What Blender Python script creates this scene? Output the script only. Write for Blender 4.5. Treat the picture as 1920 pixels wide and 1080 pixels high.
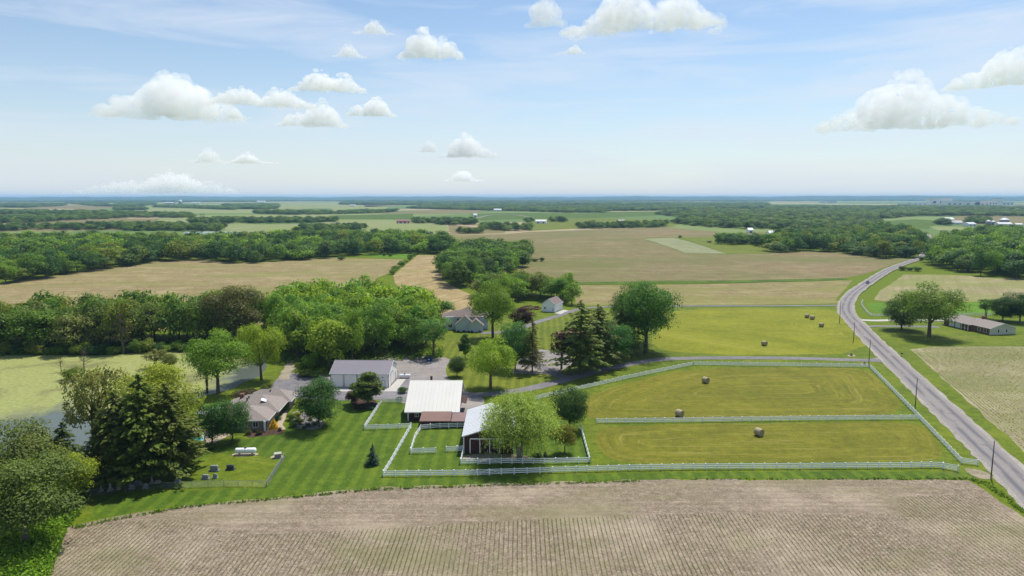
import bpy, bmesh, math, random
import numpy as np
from mathutils import Vector, geometry
random.seed(7); np.random.seed(7)
R = math.radians
for o in list(bpy.data.objects): bpy.data.objects.remove(o)
sc = bpy.context.scene
COL = sc.collection

# ------------------------------------------------------------------ camera
FPX, HY, HCAM = 1280.0, 370.0, 57.0          # focal length in photo pixels, horizon row, drone height
PITCH = math.atan((540 - HY) / FPX)
cam = bpy.data.cameras.new('camera'); cam_o = bpy.data.objects.new('camera', cam); COL.objects.link(cam_o)
cam.sensor_width = 36; cam.lens = 36 * FPX / 1920; cam.clip_start = 0.5; cam.clip_end = 150000
cam_o.location = (0, 0, HCAM); cam_o.rotation_euler = (math.pi / 2 - PITCH, 0, 0)
sc.camera = cam_o

# ------------------------------------------------------------------ sky, sun, exposure
SUN_EL, SUN_AZ = R(62), R(30)                # azimuth measured from +Y towards +X
world = bpy.data.worlds.new('World'); sc.world = world; world.use_nodes = True
wn, wl = world.node_tree.nodes, world.node_tree.links
wn.clear()
out = wn.new('ShaderNodeOutputWorld'); bg = wn.new('ShaderNodeBackground'); wl.new(bg.outputs[0], out.inputs[0])
sky = wn.new('ShaderNodeTexSky'); sky.sky_type = 'NISHITA'; sky.sun_disc = False
sky.sun_elevation = SUN_EL; sky.sun_rotation = SUN_AZ; sky.altitude = 200; sky.air_density = 1.1; sky.dust_density = 0.1; sky.ozone_density = 3.0
tc = wn.new('ShaderNodeTexCoord'); mp = wn.new('ShaderNodeMapping'); mp.inputs['Scale'].default_value = (2.0, 2.0, 16)
mp.inputs['Rotation'].default_value = (0.0, R(9), 0)
wl.new(tc.outputs['Generated'], mp.inputs[0])
nz = wn.new('ShaderNodeTexNoise'); nz.inputs['Scale'].default_value = 1.6; nz.inputs['Detail'].default_value = 7; nz.inputs['Roughness'].default_value = .58; nz.inputs['Distortion'].default_value = .5
wl.new(mp.outputs[0], nz.inputs['Vector'])
rp = wn.new('ShaderNodeValToRGB'); rp.color_ramp.elements[0].position = .44; rp.color_ramp.elements[1].position = .68
rp.color_ramp.elements[0].color = (0, 0, 0, 1); rp.color_ramp.elements[1].color = (.6, .6, .6, 1)
wl.new(nz.outputs['Fac'], rp.inputs[0])
mx = wn.new('ShaderNodeMix'); mx.data_type = 'RGBA'                   # drifting cirrus
wl.new(rp.outputs[0], mx.inputs['Factor']); wl.new(sky.outputs[0], mx.inputs['A']); mx.inputs['B'].default_value = (6.2, 6.8, 7.6, 1)
sz = wn.new('ShaderNodeSeparateXYZ'); wl.new(tc.outputs['Generated'], sz.inputs[0])
def wmath(op, a, b):
    n = wn.new('ShaderNodeMath'); n.operation = op
    for k, x in enumerate((a, b)):
        if isinstance(x, bpy.types.NodeSocket): wl.new(x, n.inputs[k])
        else: n.inputs[k].default_value = x
    return n.outputs[0]
veil = wmath('ADD', wmath('MULTIPLY', wmath('POWER', wmath('SUBTRACT', 1.0, wmath('MAXIMUM', sz.outputs[2], 0.0)), 9.0), .80), .02)
m2 = wn.new('ShaderNodeMix'); m2.data_type = 'RGBA'                   # thin high veil, thicker towards the horizon all round
wl.new(veil, m2.inputs['Factor']); wl.new(mx.outputs['Result'], m2.inputs['A']); m2.inputs['B'].default_value = (5.5, 6.0, 6.6, 1)
wl.new(m2.outputs['Result'], bg.inputs[0]); bg.inputs[1].default_value = 0.071
sl = bpy.data.lights.new('sun', 'SUN'); sl.energy = 3.2; sl.angle = R(1.5); sl.color = (1, .955, .88)
so = bpy.data.objects.new('sun', sl); COL.objects.link(so)
sdir = Vector((math.sin(SUN_AZ) * math.cos(SUN_EL), math.cos(SUN_AZ) * math.cos(SUN_EL), math.sin(SUN_EL)))
so.rotation_euler = sdir.to_track_quat('Z', 'Y').to_euler()
so.location = (0, 0, 300)
vs = sc.view_settings; vs.view_transform = 'Standard'; vs.look = 'None'; vs.gamma = 1; vs.use_curve_mapping = False; vs.exposure = 0.84
HAZE = 5.5e-5
cy = sc.cycles; cy.volume_step_rate = 0.35; cy.volume_max_steps = 128
cy = sc.cycles
cy.max_bounces = 24; cy.diffuse_bounces = 3; cy.glossy_bounces = 2; cy.transmission_bounces = 3; cy.volume_bounces = 24; cy.transparent_max_bounces = 8
cy.use_denoising = True; cy.sample_clamp_indirect = 6; cy.caustics_reflective = False; cy.caustics_refractive = False

# ------------------------------------------------------------------ helpers
def tag(o, label=None, cat=None, group=None, kind=None):
    if label: o['label'] = label
    if cat: o['category'] = cat
    if group: o['group'] = group
    if kind: o['kind'] = kind
    return o

def smooth(a, b, x):
    t = np.clip((np.asarray(x, float) - a) / (b - a), 0, 1); return t * t * (3 - 2 * t)
def terrain(x, y):
    """gentle rolling farmland beyond the yard; the yard itself is level"""
    x = np.asarray(x, float); y = np.asarray(y, float)
    m = smooth(340, 520, y) * (1 - smooth(1000, 1600, y)) * (1 - smooth(900, 1500, np.abs(x)))
    return m * (2.6 * np.sin(x / 118 + .7) * np.cos(y / 150 + .4) + 1.7 * np.sin(x / 71 - y / 120))
def ray(px, py):
    u, v = (px - 960) / FPX, (540 - py) / FPX
    return Vector((u, math.cos(PITCH) + v * math.sin(PITCH), v * math.cos(PITCH) - math.sin(PITCH)))
def G(px, py, z=None):
    """the point of the ground (or of height z) seen at a photo pixel"""
    d = ray(px, py)
    if z is not None: return Vector((0, 0, HCAM)) + d * ((z - HCAM) / d.z)
    t = -HCAM / d.z; zz = 0.0
    for _ in range(12):
        p = d * t; zn = float(terrain(p.x, p.y)); zz = zz * .4 + zn * .6
        t = (zz - HCAM) / d.z
    p = d * t
    return Vector((p.x, p.y, float(terrain(p.x, p.y))))
def ppm(px, py):
    p = G(px, py); return FPX / (p.y * math.cos(PITCH) + (HCAM - p.z) * math.sin(PITCH))
def hgt(px, pyb, pyt):
    p = G(px, pyb); d = ray(px, pyt); return HCAM + d.z / d.y * p.y - p.z
def lin(c):
    c = c / 255.0; return c / 12.92 if c <= .04045 else ((c + .055) / 1.055) ** 2.4
def C(r, g, b, k=.58):
    """surface colour of something that reads (r, g, b) in daylight"""
    return (lin(r) * k, lin(g) * k, lin(b) * k, 1)

# ------------------------------------------------------------------ materials
class NT:
    def __init__(s, name, rough=.85, spec=.25):
        s.m = bpy.data.materials.new(name); s.m.use_nodes = True; s.n = s.m.node_tree.nodes; s.l = s.m.node_tree.links
        s.b = s.n['Principled BSDF']; s.b.inputs['Roughness'].default_value = rough; s.b.inputs['Specular IOR Level'].default_value = spec
        s.P = s.n.new('ShaderNodeNewGeometry').outputs['Position']
    def put(s, sock, v):
        if isinstance(v, bpy.types.NodeSocket): s.l.new(v, sock)
        elif v is not None: sock.default_value = v
    def map(s, scale=(1, 1, 1), rot=(0, 0, 0), loc=(0, 0, 0), vec=None):
        n = s.n.new('ShaderNodeMapping'); s.put(n.inputs[0], vec or s.P)
        n.inputs['Scale'].default_value = scale; n.inputs['Rotation'].default_value = rot; n.inputs['Location'].default_value = loc
        # rotate first, then stretch along the turned axes
        if rot != (0, 0, 0):
            n.inputs['Scale'].default_value = (1, 1, 1); return s.map(scale=scale, vec=n.outputs[0])
        return n.outputs[0]
    def noise(s, scale, detail=4, rough=.55, vec=None, dist=0):
        n = s.n.new('ShaderNodeTexNoise'); s.put(n.inputs['Vector'], vec or s.P)
        n.inputs['Scale'].default_value = scale; n.inputs['Detail'].default_value = detail; n.inputs['Roughness'].default_value = rough; n.inputs['Distortion'].default_value = dist
        return n.outputs['Fac']
    def wave(s, scale, vec, dist=1.0, dscale=1.0, detail=2):
        n = s.n.new('ShaderNodeTexWave'); s.put(n.inputs['Vector'], vec); n.bands_direction = 'X'
        n.inputs['Scale'].default_value = scale; n.inputs['Distortion'].default_value = dist; n.inputs['Detail'].default_value = detail; n.inputs['Detail Scale'].default_value = dscale
        return n.outputs['Fac']
    def ramp(s, fac, stops, interp='LINEAR'):
        n = s.n.new('ShaderNodeValToRGB'); r = n.color_ramp; r.interpolation = interp
        while len(r.elements) < len(stops): r.elements.new(.5)
        for e, (p, c) in zip(r.elements, stops):
            e.position = p; e.color = c if hasattr(c, '__len__') else (c, c, c, 1)
        s.put(n.inputs[0], fac); return n.outputs[0]
    def mix(s, fac, a, b, blend='MIX'):
        n = s.n.new('ShaderNodeMix'); n.data_type = 'RGBA'; n.blend_type = blend
        s.put(n.inputs['Factor'], fac); s.put(n.inputs['A'], a); s.put(n.inputs['B'], b); return n.outputs['Result']
    def math(s, op, a, b=None, clamp=False):
        n = s.n.new('ShaderNodeMath'); n.operation = op; n.use_clamp = clamp
        s.put(n.inputs[0], a); s.put(n.inputs[1], b); return n.outputs[0]
    def sep(s, vec=None):
        n = s.n.new('ShaderNodeSeparateXYZ'); s.put(n.inputs[0], vec or s.P); return n.outputs
    def col(s, c): s.put(s.b.inputs['Base Color'], c); return s
    def bump(s, h, strength=.3, dist=.1):
        n = s.n.new('ShaderNodeBump'); n.inputs['Strength'].default_value = strength; n.inputs['Distance'].default_value = dist
        s.put(n.inputs['Height'], h); s.l.new(n.outputs[0], s.b.inputs['Normal']); return s

def plain(name, c, rough=.7, var=.12, scale=1.2, spec=.3, metal=0):
    t = NT(name, rough, spec); t.b.inputs['Metallic'].default_value = metal
    o = t.n.new('ShaderNodeTexCoord').outputs['Object']
    f = t.noise(scale, 5, .6, vec=o)
    d = tuple(x * (1 - var) for x in c[:3]) + (1,); l = tuple(min(x * (1 + var), 1) for x in c[:3]) + (1,)
    c = t.ramp(f, [(.3, d), (.7, l)])
    if name in ('white_metal_roof', 'white_barn_roof', 'grey_metal_roof', 'white_vinyl', 'cream_siding'):      # sheets and rails weather unevenly
        c = t.mix(t.math('MULTIPLY', t.n.new('ShaderNodeObjectInfo').outputs['Random'], .035), c, (.25, .24, .22, 1))
    t.col(c); return t.m

def field_mat(name, dark, mid, light, green=None, gamt=.5, gscale=.012, row=None, rowscale=1.0, rowamp=.5, fine=1.6, gseed=0, furrow_shade=None):
    """bare or stubble field: residue specks, drifts of weeds, drill lines"""
    t = NT(name, .95, .1)
    a = t.noise(fine, 5, .75); b = t.noise(.05, 4, .6)
    m_ = t.noise(fine * .28, 5, .75)
    c = t.ramp(t.math('ADD', t.math('MULTIPLY', a, .6), t.math('MULTIPLY', m_, .4)), [(.39, dark), (.5, mid), (.62, light)])
    c = t.mix(t.ramp(b, [(.35, .0), (.7, .55)]), c, t.ramp(b, [(.4, dark), (.6, light)]))
    if row is not None:
        v = t.map(scale=(1, .03, 1), rot=(0, 0, row))
        r = t.noise(rowscale, 3, .6, vec=v)
        c = t.mix(t.ramp(r, [(.38, rowamp), (.55, 0.)]), c, dark)
        c = t.mix(t.ramp(r, [(.55, 0.), (.75, rowamp * .8)]), c, light)
    if green:
        g = t.noise(gscale, 5, .62, vec=t.map(scale=(1, 2.2, 1), loc=(gseed, gseed * 3, 0)))
        c = t.mix(t.ramp(g, [(gamt - .08, 0.), (gamt + .16, .75)]), c, green)
    if furrow_shade:                                # dark furrow shade painted along the planted rows; spacing and lean in metres
        q = t.sep(); w_ = t.math('FRACT', t.math('MULTIPLY', t.math('SUBTRACT', q[0], t.math('MULTIPLY', q[1], furrow_shade[1])), 1 / furrow_shade[0]))
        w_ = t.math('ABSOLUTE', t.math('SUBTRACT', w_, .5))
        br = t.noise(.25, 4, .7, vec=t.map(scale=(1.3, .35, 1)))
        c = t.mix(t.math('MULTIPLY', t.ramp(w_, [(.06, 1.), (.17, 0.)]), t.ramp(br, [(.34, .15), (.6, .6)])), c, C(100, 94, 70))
    t.col(c); t.bump(a, .5, .08); return t.m

def warm(c): return (c[0] * 1.03, c[1] * .96, c[2] * .46, 1)
def grass_mat(name, dark, mid, light, stripe=None, sscale=.22, samp=.35, dry=None, dryamt=.62, streak=None, fine=2.2, swath=None):
    t = NT(name, .9, .15); dark, mid, light = warm(dark), warm(mid), warm(light)
    a = t.noise(fine, 5, .7); b = t.noise(.06, 5, .6, dist=.4)
    m_ = t.noise(.45, 5, .75)
    c = t.ramp(t.math('ADD', t.math('MULTIPLY', a, .5), t.math('MULTIPLY', m_, .5)), [(.38, dark), (.5, mid), (.62, light)])
    c = t.mix(t.ramp(b, [(.32, .5), (.5, 0.)]), c, dark)
    c = t.mix(t.ramp(b, [(.52, 0.), (.72, .6)]), c, light)
    if stripe is not None:
        w = t.wave(sscale, t.map(rot=(0, 0, stripe)), 2.2, .25)
        c = t.mix(t.ramp(w, [(.35, samp), (.65, 0.)]), c, dark)
        c = t.mix(t.ramp(w, [(.55, 0.), (.9, samp * .6)]), c, light)
    if streak is not None:
        v = t.map(scale=(.035, .55, 1), rot=(0, 0, streak[0]))
        s_ = t.noise(1.0, 5, .62, vec=v, dist=.35)
        c = t.mix(t.ramp(s_, [(.56, 0.), (.66, streak[1])]), c, streak[2])
        c = t.mix(t.ramp(s_, [(.32, streak[1] * .8), (.44, 0.)]), c, dark)
    if swath is not None:                    # rows left by the mower going round and round the paddock
        a_ = t.n.new('ShaderNodeAttribute'); a_.attribute_name = 'swath'; cv = t.n.new('ShaderNodeCombineXYZ'); xy = t.sep()
        t.put(cv.inputs[0], t.math('MULTIPLY', a_.outputs['Fac'], .75)); t.put(cv.inputs[1], t.math('MULTIPLY', t.math('ADD', xy[0], xy[1]), .022))
        s_ = t.noise(1.0, 5, .66, vec=cv.outputs[0], dist=.3); s2 = t.noise(1.6, 4, .7, vec=cv.outputs[0], dist=.6)
        c = t.mix(t.ramp(s_, [(.30, .75), (.46, 0.)]), c, dark)
        c = t.mix(t.ramp(s_, [(.54, 0.), (.68, .5)]), c, light)
        c = t.mix(t.ramp(s2, [(.55, 0.), (.70, .55)]), c, swath)
    if dry:
        d = t.noise(.035, 6, .66, dist=.8)
        c = t.mix(t.ramp(d, [(dryamt, 0.), (dryamt + .14, .75)]), c, dry)
    t.col(c); t.bump(a, .6, .06); return t.m

MAT = {}
MAT['soil'] = field_mat('soybean_soil', C(116, 103, 88), C(164, 147, 126), C(214, 198, 172), C(146, 140, 98), .56, .03, row=R(90), rowscale=1.1, rowamp=.28, fine=2.4)
MAT['soil_rows'] = field_mat('soybean_soil_rows', C(118, 105, 90), C(166, 149, 128), C(214, 198, 172), C(140, 138, 92), .56, .03, fine=2.4, furrow_shade=(.762, .012))
MAT['stub_warm'] = field_mat('stubble_warm', C(136, 120, 82), C(170, 152, 108), C(198, 182, 136), C(142, 146, 76), .54, .009, row=R(84), rowscale=.35, rowamp=.42, fine=.7)
MAT['stub_straw'] = field_mat('stubble_straw', C(152, 130, 88), C(188, 166, 118), C(216, 196, 150), C(152, 150, 82), .60, .016, row=R(25), rowscale=.45, rowamp=.5, fine=.6, gseed=4)
MAT['stub_mid'] = field_mat('stubble_rolling', C(128, 110, 80), C(156, 138, 100), C(180, 164, 124), C(122, 130, 70), .46, .006, row=R(86), rowscale=.25, rowamp=.36, fine=.45, gseed=9)
MAT['stub_low'] = field_mat('stubble_low', C(130, 114, 80), C(160, 144, 100), C(190, 176, 126), C(146, 154, 70), .50, .010, row=R(86), rowscale=.3, rowamp=.36, fine=.6, gseed=15)
MAT['stub_right'] = field_mat('stubble_green', C(144, 132, 94), C(176, 164, 122), C(200, 188, 148), C(148, 158, 84), .46, .012, row=R(30), rowscale=.35, rowamp=.42, fine=.7, gseed=22)
MAT['pale_strip'] = field_mat('pale_cover_crop', C(140, 146, 102), C(160, 164, 122), C(178, 180, 140), row=R(60), rowscale=.3, rowamp=.4, fine=.4)
MAT['far_green'] = field_mat('pale_green_crop', C(132, 148, 84), C(152, 164, 100), C(170, 178, 118), C(174, 166, 124), .56, .004, row=R(80), rowscale=.1, rowamp=.3, fine=.3)
MAT['crop_right'] = field_mat('corn_soil', C(136, 126, 96), C(172, 160, 126), C(208, 196, 162), C(146, 150, 96), .52, .02, fine=1.6, gseed=31)
MAT['lawn'] = grass_mat('lawn', C(66, 98, 28), C(92, 126, 40), C(126, 150, 64), stripe=R(-1), sscale=.10, samp=.34, dry=C(152, 152, 84), dryamt=.60)
MAT['lawn_b'] = grass_mat('back_lawn', C(86, 110, 36), C(118, 136, 52), C(150, 158, 76), stripe=R(2), sscale=.11, samp=.34, dry=C(164, 156, 90), dryamt=.64)
MAT['verge'] = grass_mat('verge_grass', C(78, 104, 26), C(108, 132, 38), C(142, 158, 56), dry=C(160, 152, 76), dryamt=.6, streak=(R(17), .4, C(150, 158, 66)))
MAT['bright'] = grass_mat('bright_lawn', C(76, 126, 26), C(102, 150, 36), C(128, 168, 54))
MAT['hay'] = grass_mat('mown_hay', C(98, 106, 34), C(124, 130, 46), C(152, 150, 70), dry=C(178, 164, 96), dryamt=.64, swath=C(192, 178, 104))
MAT['hay_up'] = grass_mat('mown_hay_upper', C(112, 126, 32), C(140, 150, 44), C(166, 170, 64), dry=C(186, 178, 104), dryamt=.66, swath=C(186, 178, 80))
MAT['rough_grass'] = grass_mat('rough_grass', C(56, 86, 22), C(84, 118, 36), C(120, 146, 54), fine=1.4)
MAT['gravel'] = field_mat('gravel', C(132, 126, 124), C(168, 160, 156), C(200, 194, 188), C(178, 166, 148), .56, .05, fine=2.2, row=R(75), rowscale=.5, rowamp=.25)
MAT['drive'] = field_mat('driveway_millings', C(118, 114, 118), C(146, 142, 146), C(176, 172, 174), C(168, 160, 154), .58, .06, fine=2.0, row=R(70), rowscale=.6, rowamp=.35)
MAT['dirt'] = field_mat('dirt_track', C(140, 126, 102), C(178, 164, 140), C(206, 196, 174), C(110, 124, 64), .6, .12, fine=1.6)
MAT['shoulder'] = field_mat('road_shoulder', C(150, 142, 132), C(182, 174, 162), C(206, 200, 190), fine=2.0)
MAT['concrete'] = plain('concrete', C(214, 210, 202), .8, .06, .5)
MAT['mulch'] = field_mat('mulch', C(64, 48, 40), C(92, 72, 60), C(124, 100, 86), fine=3)
t = NT('asphalt', .85, .2)                    # chip-seal with darker wheel lanes and patches, tracked along the road
o = t.n.new('ShaderNodeUVMap').outputs[0]
u = t.sep(o)
w = t.math('ABSOLUTE', t.math('SUBTRACT', t.math('ABSOLUTE', t.math('SUBTRACT', u[0], .5)), .22))
lane = t.ramp(w, [(.03, .8), (.15, 0.)])
pt = t.noise(.35, 4, .6, vec=t.map(scale=(7, .22, 1), vec=o), dist=.5)
gr = t.noise(3.0, 4, .7)
c = t.ramp(gr, [(.3, C(146, 140, 136)), (.7, C(178, 171, 166))])
c = t.mix(t.math('MULTIPLY', lane, t.ramp(pt, [(.34, 0.), (.5, 1.)])), c, C(108, 104, 114))
c = t.mix(t.ramp(t.noise(.5, 5, .6, vec=t.map(scale=(2, .5, 1), vec=o)), [(.62, 0.), (.7, .6)]), c, C(96, 94, 102))
t.col(c); MAT['asphalt'] = t.m
# far farmland: patchwork of fields too far off to build
t = NT('farmland', .95, .1)
vo = t.n.new('ShaderNodeTexVoronoi'); vo.inputs['Scale'].default_value = .0022; vo.inputs['Randomness'].default_value = .8
t.l.new(t.map(scale=(1, .75, 1), rot=(0, 0, R(12))), vo.inputs['Vector'])
sx = t.sep(vo.outputs['Color'])
pc = t.ramp(sx[0], [(0, C(118, 146, 80)), (.22, C(144, 162, 96)), (.4, C(190, 174, 134)), (.52, C(126, 156, 84)), (.66, C(162, 168, 106)), (.82, C(198, 180, 144)), (.92, C(112, 142, 80))], 'CONSTANT')
nf = t.noise(.02, 5, .6)
pc = t.mix(t.ramp(nf, [(.3, .3), (.6, 0.)]), pc, C(92, 108, 56))
g2 = t.ramp(t.noise(1.1, 5, .7), [(.25, C(84, 106, 22)), (.5, C(114, 134, 30)), (.78, C(146, 160, 46))])
y_ = t.sep()[1]
t.col(t.mix(t.math('MULTIPLY', t.math('SUBTRACT', y_, 900.), 1 / 250., True), g2, pc)); MAT['farmland'] = t.m

def foliage(name, far=False):
    t = NT(name, .6, .2)
    if far:
        a = t.n.new('ShaderNodeAttribute'); a.attribute_type = 'INSTANCER'; a.attribute_name = 'leafcol'; base = a.outputs['Color']
    else: base = t.n.new('ShaderNodeObjectInfo').outputs['Color']
    a = t.n.new('ShaderNodeAttribute'); a.attribute_name = 'tint'; f = a.outputs['Fac']
    c = t.mix(1.0, base, t.ramp(f, [(0, (.5, .56, .52, 1)), (.5, (1, 1, 1, 1)), (1, (1.5, 1.4, 1.2, 1))]), 'MULTIPLY')
    t.col(c)
    tr = t.n.new('ShaderNodeBsdfTranslucent'); t.l.new(t.mix(1.0, c, (1.15, 1.2, .6, 1), 'MULTIPLY'), tr.inputs[0])
    ms = t.n.new('ShaderNodeMixShader'); ms.inputs[0].default_value = .36
    t.l.new(t.b.outputs[0], ms.inputs[1]); t.l.new(tr.outputs[0], ms.inputs[2])
    t.l.new(ms.outputs[0], t.n['Material Output'].inputs[0]); return t.m
MAT['leaf'] = foliage('foliage'); MAT['leaf_far'] = foliage('foliage_far', True)
MAT['bark'] = plain('bark', C(120, 106, 90), .9, .3, 3)
MAT['bark_pale'] = plain('bark_pale', C(168, 160, 148), .9, .2, 3)
MAT['vinyl'] = plain('white_vinyl', (.86, .87, .88, 1), .5, .03, .6)
MAT['white_roof'] = plain('white_metal_roof', (.62, .605, .55, 1), .55, .03, .25)
MAT['white_roof2'] = plain('white_barn_roof', (.54, .56, .58, 1), .55, .03, .25)
MAT['grey_roof'] = plain('grey_metal_roof', C(158, 152, 160), .5, .05, .25)
MAT['cream'] = plain('cream_siding', (.80, .78, .73, 1), .65, .03, .4)
MAT['barn_red'] = plain('barn_red', C(92, 56, 54, .5), .75, .16, 1.0)
MAT['brown_roof'] = plain('brown_shed_roof', C(150, 116, 104), .7, .07, .4)
MAT['brown_roof2'] = plain('brown_shed_roof_aged', C(158, 128, 124), .7, .07, .4)
MAT['trim'] = plain('white_trim', (.78, .78, .78, 1), .5, .03)
MAT['shingle'] = plain('grey_shingle', C(172, 160, 152), .9, .14, 2.2)
MAT['shingle_b'] = plain('brown_shingle', C(150, 134, 128), .9, .14, 2.2)
MAT['shingle_t'] = plain('tan_shingle', C(196, 152, 122), .9, .10, 2.2)
MAT['stone'] = plain('pale_brick', C(170, 156, 142), .9, .18, 3)
MAT['brick'] = plain('red_brick', C(150, 112, 96), .9, .2, 3)
MAT['siding'] = plain('blue_grey_siding', (.56, .64, .74, 1), .7, .04, .5)
MAT['siding_t'] = plain('sage_siding', (.50, .50, .42, 1), .7, .04, .5)
MAT['glass'] = plain('window_glass', (.03, .035, .045, 1), .08, .1, 1, .6)
MAT['dark'] = plain('dark_grey', (.05, .05, .055, 1), .6, .1)
MAT['steel'] = plain('galvanised', C(176, 180, 186), .45, .08, 1, .5, .3)
MAT['wood_pole'] = plain('weathered_pole', C(124, 116, 108), .9, .2, 1.5)
MAT['granite'] = plain('granite', C(166, 170, 172), .6, .12, 4)
MAT['granite_d'] = plain('dark_granite', C(84, 88, 96), .4, .12, 4)
MAT['marble'] = plain('weathered_marble', C(206, 200, 184), .8, .14, 4)
MAT['tank'] = plain('tank_white', (.78, .79, .81, 1), .35, .03)
MAT['straw'] = plain('straw', C(206, 190, 152), .95, .22, 6)
MAT['straw_end'] = plain('straw_end', C(186, 170, 136), .95, .28, 7)
MAT['blue'] = plain('blue_paint', C(30, 84, 150), .5, .1)
MAT['log'] = plain('split_logs', C(138, 112, 92), .9, .25, 2)
MAT['tan_paver'] = plain('tan_paver', C(202, 184, 160), .85, .08, 1.5)
MAT['tire'] = plain('rubber', (.02, .02, .02, 1), .8, .1)
MAT['car_blue'] = plain('dark_blue_paint', (.03, .05, .10, 1), .25, .05, 1, .6)
MAT['roof_green'] = plain('pale_green_roof', C(176, 196, 180), .6, .05)
MAT['roof_red'] = plain('faded_red', C(170, 110, 110), .7, .08)
MAT['town'] = plain('pale_wall', (.8, .8, .8, 1), .7, .05)
# pond: duckweed mats over dark water
t = NT('pond_water', .12, .5)
sp = t.sep()
n1 = t.noise(.045, 6, .62, dist=.9); n2 = t.noise(.9, 4, .6)
edge = t.math('MULTIPLY', t.math('SUBTRACT', t.math('ADD', sp[1], t.math('MULTIPLY', n1, 46.)), 194.), 1 / 14.)     # mats drift to the far shore
side = t.math('MULTIPLY', t.math('SUBTRACT', t.math('ADD', sp[0], t.math('MULTIPLY', n1, 22.)), -86.), 1 / 8.)
mask = t.math('MULTIPLY', t.ramp(edge, [(.0, .12), (1., 1.)]), t.ramp(side, [(0., 1.), (1., .1)]))
alg = t.ramp(n2, [(.3, C(146, 152, 70)), (.55, C(172, 178, 96)), (.75, C(190, 192, 122))])
dk = t.noise(.06, 5, .6, vec=t.map(loc=(40, 13, 0)))
alg = t.mix(t.ramp(dk, [(.54, 0.), (.68, .75)]), alg, C(112, 108, 58))
t.col(t.mix(mask, C(96, 106, 104), alg)); t.put(t.b.inputs['Roughness'], t.ramp(mask, [(0, .12), (.5, .8)])); MAT['pond'] = t.m
t = NT('pool_water', .05, .5); t.col(C(60, 190, 190)); MAT['pool'] = t.m

# ------------------------------------------------------------------ mesh helpers
def mesh_obj(name, verts, faces, m, parent=None, smooth_=False, uvs=None):
    me = bpy.data.meshes.new(name); me.from_pydata([tuple(v) for v in verts], [], faces); me.materials.append(MAT[m] if isinstance(m, str) else m)
    if smooth_: me.polygons.foreach_set('use_smooth', [True] * len(me.polygons))
    if uvs:
        ul = me.uv_layers.new(name='UVMap')
        for lp in me.loops: ul.data[lp.index].uv = uvs[lp.vertex_index]
    o = bpy.data.objects.new(name, me); COL.objects.link(o); o.parent = parent; return o
def empty(name, loc, rz=0):
    o = bpy.data.objects.new(name, None); o.location = loc; o.rotation_euler.z = rz; o.empty_display_size = .3; COL.objects.link(o); return o
class MB:
    """collects boxes, tubes and slabs for one part"""
    def __init__(s): s.v, s.f = [], []
    def add(s, v, f):
        k = len(s.v); s.v += [tuple(p) for p in v]; s.f += [tuple(i + k for i in q) for q in f]; return s
    def box(s, x0, x1, y0, y1, z0, z1):
        return s.add([(x0, y0, z0), (x1, y0, z0), (x1, y1, z0), (x0, y1, z0), (x0, y0, z1), (x1, y0, z1), (x1, y1, z1), (x0, y1, z1)],
                     [(3, 2, 1, 0), (4, 5, 6, 7), (0, 1, 5, 4), (1, 2, 6, 5), (2, 3, 7, 6), (3, 0, 4, 7)])
    def slab(s, quad, th=.12):
        """a thick sheet: quad is its upper face, any number of corners"""
        q = [Vector(p) for p in quad]; n = (q[1] - q[0]).cross(q[-1] - q[0]).normalized(); k = len(q)
        lo = [p - n * th for p in q]
        return s.add(q + lo, [tuple(range(k)), tuple(range(2 * k - 1, k - 1, -1))] + [(i, i + k, (i + 1) % k + k, (i + 1) % k) for i in range(k)])
    def tube(s, pts, rad, seg=6, cap=True):
        pts = [Vector(p) for p in pts]; k0 = len(s.v); n = len(pts)
        for i, p in enumerate(pts):
            d = (pts[min(i + 1, n - 1)] - pts[max(i - 1, 0)]).normalized()
            a = d.orthogonal().normalized() if abs(d.z) < .95 else Vector((1, 0, 0)); a = (a - d * a.dot(d)).normalized(); b = d.cross(a)
            r = rad[i] if hasattr(rad, '__len__') else rad
            for j in range(seg):
                t_ = j * 2 * math.pi / seg; s.v.append(tuple(p + (a * math.cos(t_) + b * math.sin(t_)) * r))
        for i in range(n - 1):
            for j in range(seg):
                j2 = (j + 1) % seg; s.f.append((k0 + i * seg + j, k0 + i * seg + j2, k0 + (i + 1) * seg + j2, k0 + (i + 1) * seg + j))
        if cap:
            s.f.append(tuple(k0 + j for j in range(seg))[::-1]); s.f.append(tuple(k0 + (n - 1) * seg + j for j in range(seg)))
        return s
    def lathe(s, prof, seg=12, c=(0, 0, 0)):
        return s.tube([(c[0], c[1], c[2] + z) for z, r in prof], [r for z, r in prof], seg)
    def build(s, name, m, parent=None, smooth_=False): return mesh_obj(name, s.v, s.f, m, parent, smooth_)

# ------------------------------------------------------------------ ground
def structure(o): o['kind'] = 'structure'; return o
def axis(lo, hi, a, b, step, grow=1.35):
    c = list(np.arange(a, b + .1, step)); d = step; x = a
    while x > lo: d *= grow; x -= d; c.insert(0, max(x, lo))
    d = step; x = b
    while x < hi: d *= grow; x += d; c.append(min(x, hi))
    return np.array(c)
xs, ys = axis(-30000, 30000, -1500, 1500, 16), axis(-400, 30000, 300, 1620, 13)
X, Y = np.meshgrid(xs, ys); Z = terrain(X, Y)
nx, ny = len(xs), len(ys)
structure(mesh_obj('ground', np.stack([X, Y, Z], -1).reshape(-1, 3).tolist(), [(j * nx + i, j * nx + i + 1, (j + 1) * nx + i + 1, (j + 1) * nx + i) for j in range(ny - 1) for i in range(nx - 1)], 'farmland', None, True))

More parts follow.
